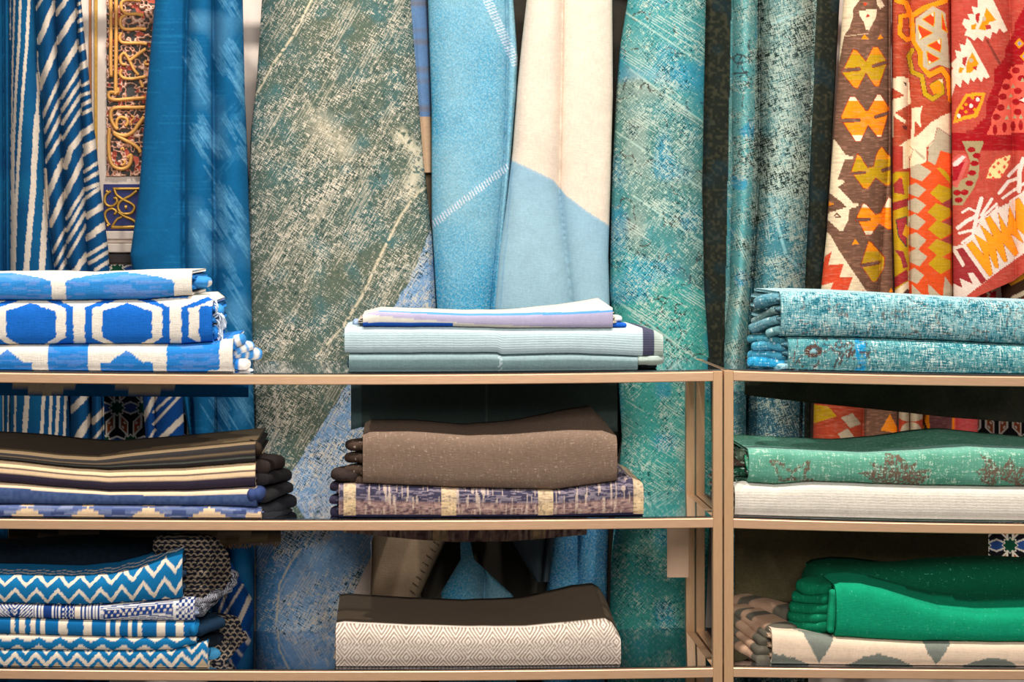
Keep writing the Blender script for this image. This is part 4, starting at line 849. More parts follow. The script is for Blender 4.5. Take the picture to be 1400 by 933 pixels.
def drape(rt, pile, x0, x1, bot, pat, mat, name='draped_end', th=.007, yh=.452, step=1.5, fringe=None, slant=.0):
    """the far end of a rug that hangs down behind the shelf; bot: [(x, y)..] its lower edge"""
    X0, X1 = float(WX(x0, yh)), float(WX(x1, yh)); nu = int((x1-x0)/step); X = np.linspace(X0, X1, nu); px = VX+X*FPX/(DIST+yh)
    zs = glass_z(pile.unit, pile.k, X); ze = WZ(np.interp(px, [p[0] for p in bot], [p[1] for p in bot]), yh)
    n1 = 8; a = np.linspace(0, np.pi/2, n1)[:, None]; R = .016
    yo = yh-th; w1 = [np.stack([np.full(nu, .335), zs+.002+th], -1)[None], np.stack([np.broadcast_to(yo+th-R-th+(R+th)*np.sin(a), (n1, nu)), zs+.002-R+(R+th)*np.cos(a)], -1)]
    nd = max(12, int(float((zs-ze).max())*600/step)); s = np.linspace(0, 1, nd+1)[1:, None]
    z_ = zs+.002-R+(ze-zs-.002+R)*s; wv = .006*(fbm(px[None], z_*500, .03, 2, 6)-.5)*s
    w1.append(np.stack([np.broadcast_to(yo+th-.0+wv, z_.shape)-.0, z_], -1)); O = np.concatenate(w1)
    i_ = [np.stack([yo+wv[::-6], z_[::-6]], -1), np.stack([np.broadcast_to(yo-R+R*np.sin(a[::-2]), (len(a[::-2]), nu)), zs+.002-R+R*np.cos(a[::-2])], -1), np.stack([np.full(nu, .335), zs+.002], -1)[None]]
    I = np.concatenate(i_); P = np.concatenate([O, I])
    py = VY+(CAMZ-P[..., 1])*FPX/(DIST+yh); c = np.asarray(pat(np.broadcast_to(px, py.shape), py))
    if c.shape[-1] == 3: c = np.concatenate([c, np.zeros(c.shape[:-1]+(1,))], -1)
    o = loft(name, X, P, c, mat, rt)
    if fringe:
        col, ln, dens = fringe; r = np.random.default_rng(3); paths = []
        for xx in np.arange(X0, X1, 1/dens):
            z0 = float(np.interp(xx, X, ze)); l = ln*r.uniform(.5, 1.25)
            Pn = np.array([(xx, yh-.004, z0+.002), (xx+r.uniform(-.003, .003), yh-.004+r.uniform(-.002, .002), z0-l*.5), (xx+r.uniform(-.006, .006), yh-.004+r.uniform(-.004, .004), z0-l)])
            paths.append((Pn, np.array([.0016, .0013, .0006])))
        f = link('fringe', tubes_mesh('fringe', paths, 5), col, o); f['kind'] = 'stuff'
    return o

def C0(x, q, base): return Cloth(x, q, base)
BLU = (40, 128, 206); CRM = (236, 226, 212)
wool = textile('looped_wool_rug', thread=(260, 380), aniso=6, amp=.2, bump=.7)
wool_in = wool
# ---- left, top shelf
P = Pile('L', 0)
def jitter(x, q, am=1.2): return x+am*(noise(x, q, .35, 3)-.5)*2, q+am*(noise(x, q, .3, 7)-.5)*2
def a3(x, q, r):
    X_, Q_ = jitter(x, q, .8); K = C0(X_, Q_, BLU); K.mix(((noise(x*.15, q, .35, 2) > .62))*.35, (120, 150, 214))
    for c in (10, -153, 173):
        K.poly([(c-53, 520), (c-53, 440), (c+55, 440), (c+55, 520), (c+36, 520), (c+36, 496), (c+22, 495), (c, 478), (c-22, 495), (c-36, 496), (c-36, 520)], CRM)
    K.poly([(c+32, 520), (c+55, 520)][:0] or [(46, 440), (58, 440), (58, 520), (42, 520)], CRM); K.poly([(300, 440), (340, 440), (340, 520), (300, 520)], CRM); K.m((X_ > 305) & (q > 520), CRM)
    K.poly([(262, 520), (285, 507), (300, 505), (300, 520)], CRM); K.m((q < 467) & (X_ < 250), BLU); return K.out()
R3 = rug(P, 'folded_rug', 'blue and cream folded rug with stepped motifs, lowest of the blue stack on the left', 'rug', -70, 318, [(-70, 472), (0, 472), (100, 471), (250, 471), (290, 468), (318, 464)], a3, wool, back=.006, layers=2, layer_col=BLU, group='blue and cream rugs on the left top shelf')
def a2(x, q, r):
    X_, Q_ = jitter(x, q, 1.0); K = C0(X_, Q_, CRM); B2 = (24, 104, 196)
    c = (X_-42+66) % 132-66; ad = np.abs(c); d = np.maximum(ad, np.maximum((434-Q_)/.62+ad*.55+2, (Q_-461)/.6+ad))
    K.m(ad < 58, B2); K.m(np.maximum(ad, (428-Q_)/.55+ad*.75) > 58, CRM); K.m(d < 48, CRM); K.m(d < 34, B2); K.m((Q_ < 408) & (ad > 50), (60, 130, 206)); K.m((X_ > 273) & (Q_ > 418), B2)
    return K.out()
R2 = rug(P, 'folded_rug', 'thick blue and cream folded rug with large hexagons, middle of the left blue stack', 'rug', -70, 290, [(-70, 411), (100, 411), (200, 410), (250, 405), (280, 404), (290, 412)], a2, wool, back=.0, yf=.005, layers=3, layer_col=BLU, a=.03, squash=.7, group='blue and cream rugs on the left top shelf')
def a1(x, q, r):
    X_, Q_ = jitter(x, q, .8); K = C0(X_, Q_, (48, 134, 206)); K.mix(((noise(x*.12, q, .4, 9) > .6))*.45, (130, 152, 214)); K.mix((Q_ < 385)*.25, (110, 175, 222))  # paler upper part: light from above put into the dye
    for c, l in ((80, 1), (248, 1), (-88, 1)):
        hw = 10+np.maximum(0, (386-Q_))**2*.35; K.m((np.abs(X_-c) < hw) & ~((c == 248) & (X_ > 258)), CRM)
    K.m(X_ > 257, CRM); return K.out()
R1 = rug(P, 'folded_rug', 'thin blue folded rug with cream bars, topmost of the blue stack on the left', 'rug', -70, 262, [(-70, 374), (60, 373), (100, 375), (200, 371), (262, 370)], a1, wool, back=.0, yf=.006, layers=2, layer_col=BLU, group='blue and cream rugs on the left top shelf', squash=.8)
def band(c1, c2, fr, ph=0, w_=.5):
    return lambda S, A, V: np.where((((S*fr+ph) % 1) < w_)[:, None], lin(c1), lin(c2))
capsule('end_fold', W(250, 386, .10), W(287, 385, .12), .012, .05, lambda S, A, V: np.where(((S > .72) & (V[:, 2] < float(WZ(385, .1))))[:, None], lin(CRM), lin((60, 140, 206))), wool, R1)
for i, (xa, ya, xb, yb_, rz, c) in enumerate([(290, 478, 336, 462, .013, band((60, 142, 210), CRM, 3.2, .3, .6)), (300, 486, 342, 470, .011, band((80, 150, 212), CRM, 4, .5)), (300, 484, 347, 483, .014, band((60, 140, 206), CRM, 3.6, .1)), (300, 498, 343, 498, .013, band(CRM, BLU, 1.5, 0, .75)), (300, 508, 338, 506, .006, CRM)]):
    capsule('end_fold', W(xa, ya, .10), W(xb, yb_, .10+.03*(i % 3)), rz, .045, c, wool, R3, seed=i)
def fringe_tufts(parent, pts, mat, n=70, r=.0016, seed=1, curl=.02, spread=.05):
    g = np.random.default_rng(seed); paths = []
    for i in range(n):
        (x0, y0), (x1, y1) = pts; t = g.random(); bx, by = x0+(x1-x0)*t, y0+(y1-y0)*t; Yd = .05+.14*g.random()
        p = np.array(W(bx, by, Yd)); L_ = g.uniform(.5, 1)*curl
        Q = [p, p+[L_*.6, g.uniform(-.01, .01), L_*.35], p+[L_, g.uniform(-.01, .01), -L_*.1*g.random()], p+[L_*.8+g.uniform(0, .008), g.uniform(-.01, .01), -L_*g.uniform(.5, 1.1)]]
        paths.append((spline(Q, 4), r))
    f = link('fringe', tubes_mesh('fringe', paths, 5), mat, parent); f['kind'] = 'stuff'
white_yarn = plain('white_yarn', (214, 222, 232), .9); 
capsule('end_fold', W(262, 425, .11), W(296, 424, .14), .016, .07, (60, 140, 206), wool, R2); capsule('end_fold', W(262, 452, .10), W(294, 455, .12), .018, .07, (36, 120, 200), wool, R2)
fringe_tufts(R2, [(280, 408), (296, 440)], white_yarn, 90, curl=.022); fringe_tufts(R2, [(288, 430), (286, 464)], white_yarn, 110, seed=4, curl=.028)
def a3h(x, q):
    K = C0(x, q, (24, 116, 190))
    for c in (60, 195): K.poly([(c-42, 515), (c+48, 515), (c+44, 528), (c+32, 529), (c+20, 540), (c+6, 542), (c-12, 540), (c-26, 530), (c-42, 526)], (248, 232, 204)); K.poly([(c-6, 515), (c+6, 515), (c, 526)], (24, 116, 190))
    return K.out()
drape(R3, Pile('L', 0), -60, 340, [(-60, 540), (140, 542), (340, 543)], a3h, wool)

# ---- centre, top shelf
P = Pile('L', 0); felt = textile('felted_wool', thread=(300, 380), aniso=5, amp=.22, bump=.55); ribw = textile('ribbed_wool', thread=(160, 420), aniso=14, amp=.13, bump=.5, rib=(1, 380, .22)); soft = textile('soft_wool', thread=(400, 400), aniso=3, amp=.08, bump=.2)
def b3(x, q, r):
    K = C0(x, q, (104, 128, 130)); K.mix((r > .72)*.35+np.clip(r-.6, 0, 1)*.4, (170, 192, 194)); K.mix((np.abs(x-684-2*np.sin(q)) < 1.2)*.6, (190, 204, 204)); K.mix(np.clip(.35-r, 0, 1)*1., (92, 114, 116)); return K.out()
RB3 = rug(P, 'folded_blanket', 'grey teal folded blanket with a stitched seam, lowest of the pale centre stack', 'blanket', 477, 872, [(477, 484), (680, 483), (686, 486), (780, 484), (872, 488)], b3, felt, back=.0, layers=2, layer_col=(66, 92, 96), group='pale blankets on the centre top shelf')
def b2(x, q, r):
    K = C0(x, q, (186, 206, 210)); K.m((x > 879) & (x < 894), (74, 76, 96)); K.m(x >= 894, (176, 190, 180)); K.mix(np.clip((r-.8)*4, 0, 1)*.3*(x < 879), (210, 226, 232)); return K.out()  # upper roll tinted paler, overhead light painted in
RB2 = rug(P, 'folded_blanket', 'pale aqua ribbed folded blanket with a dark band near its right end', 'blanket', 471, 907, [(471, 450), (480, 447), (620, 447), (700, 449), (800, 449), (880, 449), (897, 452), (907, 458)], b2, ribw, back=.0, a=.02, layers=2, layer_col=(150, 176, 176), group='pale blankets on the centre top shelf')
capsule('end_fold', W(862, 492, .05), W(904, 490, .06), .012, .05, (168, 182, 172), ribw, RB2); capsule('end_fold', W(850, 498, .10), W(893, 499, .11), .007, .05, (40, 44, 50), ribw, RB2)
def b1(x, q, r):
    K = C0(x, q, (214, 208, 196)); lo = np.interp(x, [495, 560, 650, 780, 838], [429, 436, 443, 448, 447]); up = np.interp(x, [495, 560, 640, 780, 838], [425, 428, 432, 430, 427])
    K.m((q < lo) & (q > up), (176, 168, 196)); K.m((q <= up) & (q > up-3.5), (90, 150, 214)); K.m(q > lo+13, (30, 84, 180)); K.m((x < 620) & (q > 441), (34, 90, 186)); return K.out()
RB1 = rug(P, 'folded_blanket', 'lilac, cream and blue striped folded blanket on top of the pale centre stack', 'blanket', 496, 838, [(496, 431), (520, 425), (640, 429), (720, 428), (800, 424), (838, 421)], b1, soft, back=[(496, -.002), (700, -.003), (780, .004), (838, .012)], layers=3, layer_col=(206, 196, 180), lx=(8, 8), a=.012, squash=.8, group='pale blankets on the centre top shelf')
capsule('end_fold', W(815, 437, .10), W(849, 435, .10), .007, .06, CRM, soft, RB1); capsule('end_fold', W(815, 443, .07), W(851, 444, .08), .006, .05, (26, 92, 190), soft, RB1)
capsule('end_fold', W(482, 441, .16), W(520, 440, .16), .008, .06, (150, 170, 196), soft, RB1)
capsule('end_fold', W(474, 496, .12), W(500, 496, .12), .016, .08, (70, 96, 100), felt, RB3)
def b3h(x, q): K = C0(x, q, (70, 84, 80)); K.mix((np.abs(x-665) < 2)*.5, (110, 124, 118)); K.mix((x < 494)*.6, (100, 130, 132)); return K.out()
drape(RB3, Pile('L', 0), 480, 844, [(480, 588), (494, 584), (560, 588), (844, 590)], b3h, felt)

# ---- right, top shelf
P = Pile('R', 0)
aqua = textile('worn_aqua_rug', thread=(330, 330), aniso=6, amp=.2, bump=.4, dist=[((206, 218, 210), .535, .07, .5), ((16, 100, 116), .515, .08, .6)], spots=((88, 62, 50), 170, .72))
def d2(x, q, r):
    K = C0(x, q, (84, 148, 152)); K.mix((noise(x, q, .05, 4)-.35)*1.1, (118, 172, 174)); K.ell(1112, 480, 12, 9, (84, 56, 44)); K.ell(1112, 480, 4, 3, (140, 190, 200)); scribble(K, 22, (1130, 462, 1178, 512), 5, (80, 52, 44), 2.4); scribble(K, 12, (1085, 465, 1130, 510), 15, (90, 60, 50), 2); K.m((x > 1170) & (x < 1184) & (noise(x*.2, q, .6, 2) > .4), (30, 146, 196))
    K.mix((x > 1190)*(noise(x*.2, q, .25, 2))*.7, (84, 160, 164)); K.a = (x > 1190)*.12; return K.out()
RD2 = rug(P, 'folded_rug', 'worn teal folded rug with a brown flower at its left end, under the aqua one', 'rug', 1078, 1480, [(1078, 461), (1200, 463), (1300, 467), (1400, 472), (1480, 474)], d2, aqua, back=.0, layers=3, layer_col=(86, 140, 156), lx=(8, 3), group='aqua rugs on the right top shelf')
def d1(x, q, r):
    K = C0(x, q, (128, 178, 182)); K.mix((noise(x, q, .06, 3)-.35)*1.3, (72, 156, 172)); K.mix(np.clip(r-.75, 0, 1)*1.2, (186, 220, 228)); scribble(K, 60, (1150, 410, 1480, 465), 6, (104, 92, 84), 1.9); scribble(K, 8, (1085, 410, 1150, 455), 8, (130, 100, 90), 1.6); K.a = .12+0*x; return K.out()  # top painted paler to look lit from above
RD1 = rug(P, 'folded_rug', 'pale aqua worn folded rug with brown traces, on top of the right top shelf', 'rug', 1068, 1480, [(1068, 399), (1120, 399), (1200, 402), (1300, 408), (1400, 413), (1480, 415)], d1, aqua, back=.0, a=.034, squash=.66, layers=4, layer_col=(104, 150, 160), lx=(6, 3), group='aqua rugs on the right top shelf')
for i, (xa, ya, xb, yb_, rz, c, Yb) in enumerate([(1078, 408, 1038, 416, .014, (92, 142, 156), .10), (1078, 422, 1042, 442, .010, (116, 142, 140), .12), (1078, 436, 1034, 451, .011, (104, 150, 160), .11), (1078, 450, 1050, 458, .010, (110, 156, 160), .07)]):
    capsule('end_fold', W(xa, ya, .05), W(xb, yb_, Yb), rz, .04, c, aqua, RD1, seed=i, bend=.003)
for i, (xa, ya, xb, yb_, rz, c, Yb) in enumerate([(1082, 467, 1030, 463, .009, (70, 140, 156), .12), (1082, 475, 1030, 474, .011, (74, 150, 176), .10), (1082, 488, 1026, 486, .012, (60, 134, 160), .11), (1082, 500, 1022, 494, .011, (40, 146, 190), .09), (1085, 503, 1056, 501, .007, (150, 190, 200), .05)]):
    capsule('end_fold', W(xa, ya, .06), W(xb, yb_, Yb), rz, .04, c, aqua, RD2, seed=i+5, bend=.004)
dark_olive = textile('dark_olive_pile', thread=(330, 330), aniso=5, amp=.5, bump=.5, dist=((98, 92, 66), .55, .08, .5))
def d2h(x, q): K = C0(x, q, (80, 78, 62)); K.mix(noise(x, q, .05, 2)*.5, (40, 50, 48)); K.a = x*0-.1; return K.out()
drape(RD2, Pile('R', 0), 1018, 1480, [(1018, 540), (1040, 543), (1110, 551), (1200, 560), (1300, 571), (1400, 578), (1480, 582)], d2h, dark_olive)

# ---- left, middle shelf
P = Pile('L', 1); flat = textile('flat_weave_rug', thread=(300, 300), aniso=6, amp=.14, bump=.35)
ON = (228, 196, 158); NV = (66, 84, 128)
def e4(x, q, r):
    K = C0(x, q, (112, 124, 160)); K.mix((noise(x*.1, q, .5, 3) > .5)*.5, (60, 84, 148)); K.mix((noise(x*.1, q, .4, 8) > .62)*.5, (170, 176, 200)); c = np.abs((x-37+41.5) % 83-41.5)
    K.m((q > 711-4*np.floor((36-c)/7)) & (c < 38), (238, 206, 166)); K.m((x > 335) & (q > 700), (238, 206, 166)); K.m((c < 8) & (q < 692) , (238, 206, 166)); K.m((c > 32) & (q > 697) & (q < 704), (70, 84, 130)); return K.out()
RE4 = rug(P, 'folded_rug', 'pale blue and cream folded rug with stepped pattern, lowest of the left middle stack', 'rug', -70, 357, [(-70, 689), (0, 690), (150, 691), (300, 692), (357, 695)], e4, flat, back=.0, a=.012, layers=1, layer_col=(110, 120, 160), group='striped rugs on the left middle shelf')
def e3(x, q, r):
    K = C0(x, q, (56, 76, 120)); f = np.interp(x, [0, 120, 350], [.0, .06, .12]); K.m((r > .80-f), (238, 206, 170)); K.m((r > 1.0-f*.6), (166, 148, 140)); K.mix((r < .78)*(noise(x, q, .25, 4))*.3, (110, 130, 170)); return K.out()
RE3 = rug(P, 'folded_rug', 'navy folded rug with a cream edge line, third from top in the left middle stack', 'rug', -70, 351, [(-70, 657), (0, 660), (150, 672), (260, 671), (351, 666)], e3, flat, back=[(-70, .0), (150, 0), (351, .0)], layers=2, layer_col=(50, 66, 112), lx=(2, 8), group='striped rugs on the left middle shelf')
def e2(x, q, r):
    K = C0(x, q, (58, 50, 66)); K.m(r > .47, (240, 206, 164)); K.m((r > .62) & (r < .73), (48, 42, 58)); return K.out()
RE2 = rug(P, 'folded_rug', 'cream and dark navy striped folded rug, second from top in the left middle stack', 'rug', -70, 349, [(-70, 626), (0, 629), (100, 640), (150, 643), (250, 640), (349, 632)], e2, flat, back=.0, layers=2, layer_col=(60, 50, 64), group='striped rugs on the left middle shelf')
def e1(x, q, r):
    K = C0(x, q, (50, 46, 46)); K.m((r > .92), (136, 114, 86)); K.m((r > .55) & (r < .66), (120, 100, 76)); K.m((r > .22) & (r < .30), (96, 100, 90)); K.m(r > 4.2, (80, 68, 54)); return K.out()
RE1 = rug(P, 'folded_rug', 'charcoal and brown striped folded rug on top of the left middle stack', 'rug', -70, 349, [(-70, 614), (0, 618), (80, 626), (130, 629), (200, 620), (260, 614), (349, 605)], e1, flat, back=[(-70, .010), (60, .012), (130, .010), (200, .004), (349, .002)], a=.014, layers=2, layer_col=(44, 38, 36), lx=(2, 8), group='striped rugs on the left middle shelf')
for i, (xa, ya, xb, yb_, rz, c, Yb, pr) in enumerate([(335, 615, 356, 610, .014, (52, 40, 30), .06, RE1), (335, 640, 366, 630, .018, (50, 40, 36), .16, RE1), (335, 655, 374, 648, .016, (40, 36, 38), .18, RE2), (335, 676, 364, 672, .015, (56, 72, 118), .05, RE3), (335, 680, 378, 664, .014, (40, 38, 40), .17, RE3), (335, 700, 383, 682, .016, (34, 34, 38), .18, RE4), (335, 704, 382, 700, .014, (40, 40, 44), .17, RE4)]):
    capsule('end_fold', W(xa, ya, .05), W(xb, yb_, Yb), rz, .05, c, flat, pr, seed=i)
tan_yarn = plain('tan_yarn', (150, 116, 78), .9, var=.2)
def e4h(x, q):
    K = C0(x, q, (58, 52, 46)); K.m((q > 728) & (q < 730), (120, 104, 84)); K.m((q > 737), (112, 92, 68)); K.m((q > 734) & (q < 736), (130, 112, 88)); K.mix((x > 250)*(q > 730)*.4, (120, 96, 66)); return K.out()
drape(RE4, Pile('L', 1), 12, 384, [(12, 738), (60, 742), (150, 746), (240, 747), (300, 745), (384, 740)], e4h, flat, fringe=(tan_yarn, .011, 420))

# ---- centre, middle shelf
P = Pile('L', 1); rag = textile('rag_weave', thread=(110, 230), aniso=2.2, amp=.5, bump=1.0, bd=.006); 
def plaid(x, q, r, dark=1.0):
    wv = noise(x*.5, q*1.3, .45, 2); K = C0(x, q, (160, 128, 122)); m = r > .52; K.mix(m*1.0, (68, 64, 86)); K.mix(m*(noise(x*.2, q, .7, 5) > .52)*.75, (150, 136, 146)); K.mix((~m)*(wv > .62)*.6, (206, 170, 156)); K.mix((~m)*(wv < .28)*.7, (74, 56, 72)); K.mix((noise(x*.9, q*.12, .5, 9) > .74)*.7, (222, 196, 176)); K.m(r < .10, (40, 40, 66)); K.mix(((r > .44) & (r < .56))*.5*(wv > .4), (90, 70, 84))
    for a_, b_ in ((470, 486), (604, 624), (736, 757), (866, 884)): mm = (x > a_) & (x < b_) & (r > .06); K.mix(mm*1., (238, 206, 160)); K.mix(mm*m*.4, (186, 168, 150)); K.mix(mm*(wv < .3)*.5, (120, 96, 100))
    return K.out()
RF2 = rug(P, 'folded_rag_rug', 'navy and dusty pink plaid rag rug folded under the thick plain brown one', 'rug', 463, 880, [(463, 664), (480, 662), (620, 668), (760, 671), (840, 660), (862, 654), (880, 662)], plaid, rag, back=.0, a=.022, layers=3, layer_col=(84, 76, 96), lx=(5, 3), wob=.004, step=1.2)
brown_t = textile('brown_wool', thread=(230, 330), aniso=4, amp=.25, bump=.6, dist=((166, 144, 128), .54, .10, .2))
def f1(x, q, r): K = C0(x, q, (126, 104, 88)); return K.out()
RF1 = rug(P, 'folded_rug', 'thick plain brown wool rug folded on top of the plaid rag rug', 'rug', 496, 844, [(496, 596), (505, 592), (560, 591), (640, 597), (700, 595), (780, 589), (825, 590), (844, 597)], f1, brown_t, back=[(496, .0), (640, -.002), (720, .004), (760, .012), (825, .03), (844, .012)], a=.032, squash=.66, layers=3, layer_col=(84, 66, 52), lx=(8, 3))
for i, (ya, yb_) in enumerate([(610, 606), (626, 624), (642, 641), (655, 656)]): capsule('end_fold', W(520, ya, .05), W(488, yb_, .10), .013, .05, (74, 58, 48), brown_t, RF1, seed=i)
for i, (ya, yb_, rz, c) in enumerate([(652, 645, .014, (60, 48, 44)), (668, 662, .012, (52, 46, 60)), (684, 680, .011, (60, 54, 76)), (698, 697, .012, (44, 40, 60))]): capsule('end_fold', W(500, ya, .06), W(460, yb_, .09), rz, .05, c, rag, RF2, seed=i)
capsule('end_fold', W(830, 652, .14), W(872, 660, .15), .012, .06, (52, 42, 44), rag, RF2)
def f2h(x, q): return plaid(x*1.0+12, q, .3+0*q)
drape(RF2, Pile('L', 1), 470, 802, [(470, 728), (560, 737), (620, 741), (700, 740), (800, 731)], f2h, rag)

# ---- right, middle shelf
P = Pile('R', 1); white_t = textile('white_wool', thread=(240, 300), aniso=4, amp=.2, bump=.6, rib=(1, 330, .12))
def g2(x, q, r): K = C0(x, q, (224, 215, 200)); K.mix(np.clip(r-.7, 0, 1)*.8, (190, 202, 200)); return K.out()
RG2 = rug(P, 'folded_blanket', 'thick off white folded blanket on the right middle shelf', 'blanket', 1005, 1480, [(1005, 664), (1020, 660), (1060, 663), (1110, 659), (1280, 665), (1400, 666), (1480, 667)], g2, white_t, back=.0, a=.03, squash=.7, layers=3, layer_col=(170, 170, 160), lx=(5, 3))
green_t = textile('worn_green_wool', thread=(230, 260), aniso=7, amp=.2, bump=.5, dist=((170, 200, 178), .52, .08, .5))
def g1(x, q, r):
    K = C0(x, q, (96, 160, 136)); K.mix((noise(x, q, .03, 3)-.4)*1.2, (76, 142, 116)); K.mix((np.clip(r-.85, 0, 1)*2)*(r < 1.6), (150, 198, 186)); B_ = (108, 92, 76); sp = noise(x, q, .6, 5) > .33  # pale line along the top fold is painted-in light
    def pp(pts): K.m(inpoly(x, q, [(980+a/2.59, 370+b/2.59) for a, b in pts], 1.5) & sp, B_)
    pp([(500, 715), (560, 705), (540, 672), (592, 692), (600, 648), (650, 652), (680, 682), (722, 668), (700, 700), (772, 710), (740, 742), (720, 762), (640, 758), (560, 752), (530, 730)])
    pp([(918, 710), (955, 690), (932, 650), (978, 670), (1000, 705), (1042, 658), (1060, 700), (1092, 700), (1092, 772), (1040, 752), (1000, 738), (985, 765), (940, 750)])
    for s in ([(1054, 630), (1060, 638), (1064, 646), (1068, 655)], [(1063, 631), (1072, 637), (1083, 646), (1096, 637), (1106, 631)], [(1102, 640), (1100, 657)], [(1082, 646), (1084, 656)], [(1066, 657), (1085, 655), (1112, 657)], [(1054, 630), (1062, 631)], [(1104, 632), (1106, 642)]): K.m((dist(x, q, s) < 2.2) & sp, B_)
    return K.out()
RG1 = rug(P, 'folded_rug', 'sea green worn folded rug with brown motifs on top of the off white blanket', 'rug', 1024, 1480, [(1024, 614), (1040, 614), (1100, 617), (1180, 621), (1250, 618), (1330, 613), (1400, 616), (1480, 618)], g1, green_t, back=[(1024, .0), (1150, .0), (1240, .004), (1300, .012), (1350, .014), (1400, .008), (1480, 0)], a=.026, squash=.7, layers=2, layer_col=(60, 80, 68), lx=(4, 3))
for i, (xa, ya, xb, yb_, rz, c) in enumerate([(1040, 620, 1008, 622, .014, (88, 106, 86)), (1040, 632, 1006, 631, .010, (84, 66, 58)), (1040, 644, 1008, 643, .012, (28, 74, 56)), (1036, 655, 1012, 654, .008, (30, 60, 46))]): capsule('end_fold', W(xa, ya, .07), W(xb, yb_, .10), rz, .04, c, green_t, RG1, seed=i)
capsule('end_fold', W(1027, 634, .022), W(1019, 636, .03), .032, .012, (40, 150, 112), green_t, RG1)
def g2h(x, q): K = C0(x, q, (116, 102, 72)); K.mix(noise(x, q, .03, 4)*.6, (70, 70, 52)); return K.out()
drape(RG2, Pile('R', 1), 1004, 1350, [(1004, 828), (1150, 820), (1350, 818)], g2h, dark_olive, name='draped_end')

# ---- left, bottom shelf
P = Pile('L', 2); ik = textile('block_print_cotton', thread=(330, 330), aniso=4, amp=.12, bump=.3); IB = (16, 108, 160); IC = (226, 210, 190)
def zig(x, per, ph): t = ((x-ph)/per) % 1; return 1-np.abs(2*t-1)*2   # -1..1, +1 at the middle
def h5(x, q, r):
    X_, Q_ = jitter(x, q, .7); K = C0(X_, Q_, IB); b = np.interp(X_, [0, 230, 290], [901, 903, 897]); z = b-7.5*zig(X_, 28.5, 6); K.m(np.abs(Q_-z) < 3.6, IC); K.m(Q_ < z-14, IC); K.m(Q_ < z-18, IB); K.m(Q_ > z+10, (190, 170, 140)); return K.out()
RH5 = rug(P, 'folded_cloth', 'blue cloth with a bold cream zigzag, lowest of the left bottom stack', 'cloth', -70, 284, [(-70, 888), (0, 888), (180, 890), (235, 889), (284, 877)], h5, ik, back=.0, a=.012, layers=1, layer_col=IB, group='indigo printed cloths on the left bottom shelf')
def h4(x, q, r):
    X_, Q_ = jitter(x, q, .6); K = C0(X_, Q_, IB); z = 885-4.5*zig(X_, 29, 9); K.m(Q_ > z, IC); z2 = 874-3.5*zig(X_, 29, 9); K.m(Q_ < z2, IC); K.m(Q_ < z2-9, IB); return K.out()
RH4 = rug(P, 'folded_cloth', 'blue cloth edged with small cream triangles, second from the bottom in the left bottom stack', 'cloth', -70, 268, [(-70, 867), (0, 867), (180, 872), (268, 871)], h4, ik, back=.0, a=.012, layers=1, layer_col=IB, group='indigo printed cloths on the left bottom shelf')
def h3(x, q, r):
    X_, Q_ = jitter(x, q, .6); K = C0(X_, Q_, (14, 100, 156))
    for a_, b_ in ((14, 20), (26, 34), (41, 48), (55, 61), (80, 92), (114, 125), (145, 150), (158, 164), (175, 180), (188, 194), (214, 226), (240, 251), (-10, -4), (-30, -20), (-55, -48)): K.m((X_ > a_) & (X_ < b_), IC)
    return K.out()
RH3 = rug(P, 'folded_cloth', 'blue cloth with upright cream bars, middle of the left bottom stack', 'cloth', -70, 267, [(-70, 844), (0, 844), (150, 849), (267, 850)], h3, ik, back=.0, layers=1, layer_col=(14, 100, 156), group='indigo printed cloths on the left bottom shelf')
def h2(x, q, r):
    K = C0(x, q, (226, 220, 214)); D = (26, 60, 124); m = (x > 45) & (x < 137); K.m(m & (np.sin((x-45)*1.35) > .15), D); K.m((x > 84) & (x < 102) & ((np.floor(x/3)+np.floor(q/3)) % 2 == 0), D); K.m((x > 62) & (x < 70), D); K.m((x > 102) & (x < 108), IC)
    mq = np.interp(x, [140, 235], [840, 830]); mm = (x > 141) & (x < 236) & (np.abs(q-mq) < 5.5); K.m(mm, D); u = (x-141) % 8-4; v = (q-mq); K.m(mm & ((np.hypot(u, v-2.6) < 1.9) | (np.hypot(np.abs(u)-4, v+2.6) < 1.9)), IC); K.m((x > 137) & ~mm & (x < 236) & (np.sin((q-mq)*2.4) > .2), (70, 90, 140))
    K.m((x < 45) & (np.sin((np.abs((x-20))*1.0+q)*1.3) > 0), D); K.m((np.abs(x-20) < 8) & (np.abs(np.abs(x-20)-(846-q)*.6) < 2), D); K.m((x > 240) & ((np.floor(x/4)+np.floor(q/4)) % 2 == 0), D); return K.out()
RH2 = rug(P, 'folded_cloth', 'blue and white finely patterned dotted cloth just under the large zigzag bundle', 'cloth', -70, 266, [(-70, 826), (0, 826), (110, 829), (180, 825), (266, 818)], h2, ik, back=.0, layers=2, layer_col=(150, 160, 180), lx=(2, 6), group='indigo printed cloths on the left bottom shelf')
def h1(x, q, r):
    X_, Q_ = jitter(x, q, .7); K = C0(X_, Q_, IB); bt = np.interp(X_, [0, 110, 180, 250], [826, 829, 825, 816]); s = np.interp(X_, [0, 130, 250], [1.0, 1.05, 1.45]); u = (bt-Q_)/s
    for h_, am, wd in ((13, 8, 3.1), (33, 6.5, 2.7), (50, 5, 2.4), (68, 5, 2.4), (-3, 4, 2)): K.m(np.abs(u-h_-am*zig(X_, 29.2, 6)) < wd, IC)
    return K.out()
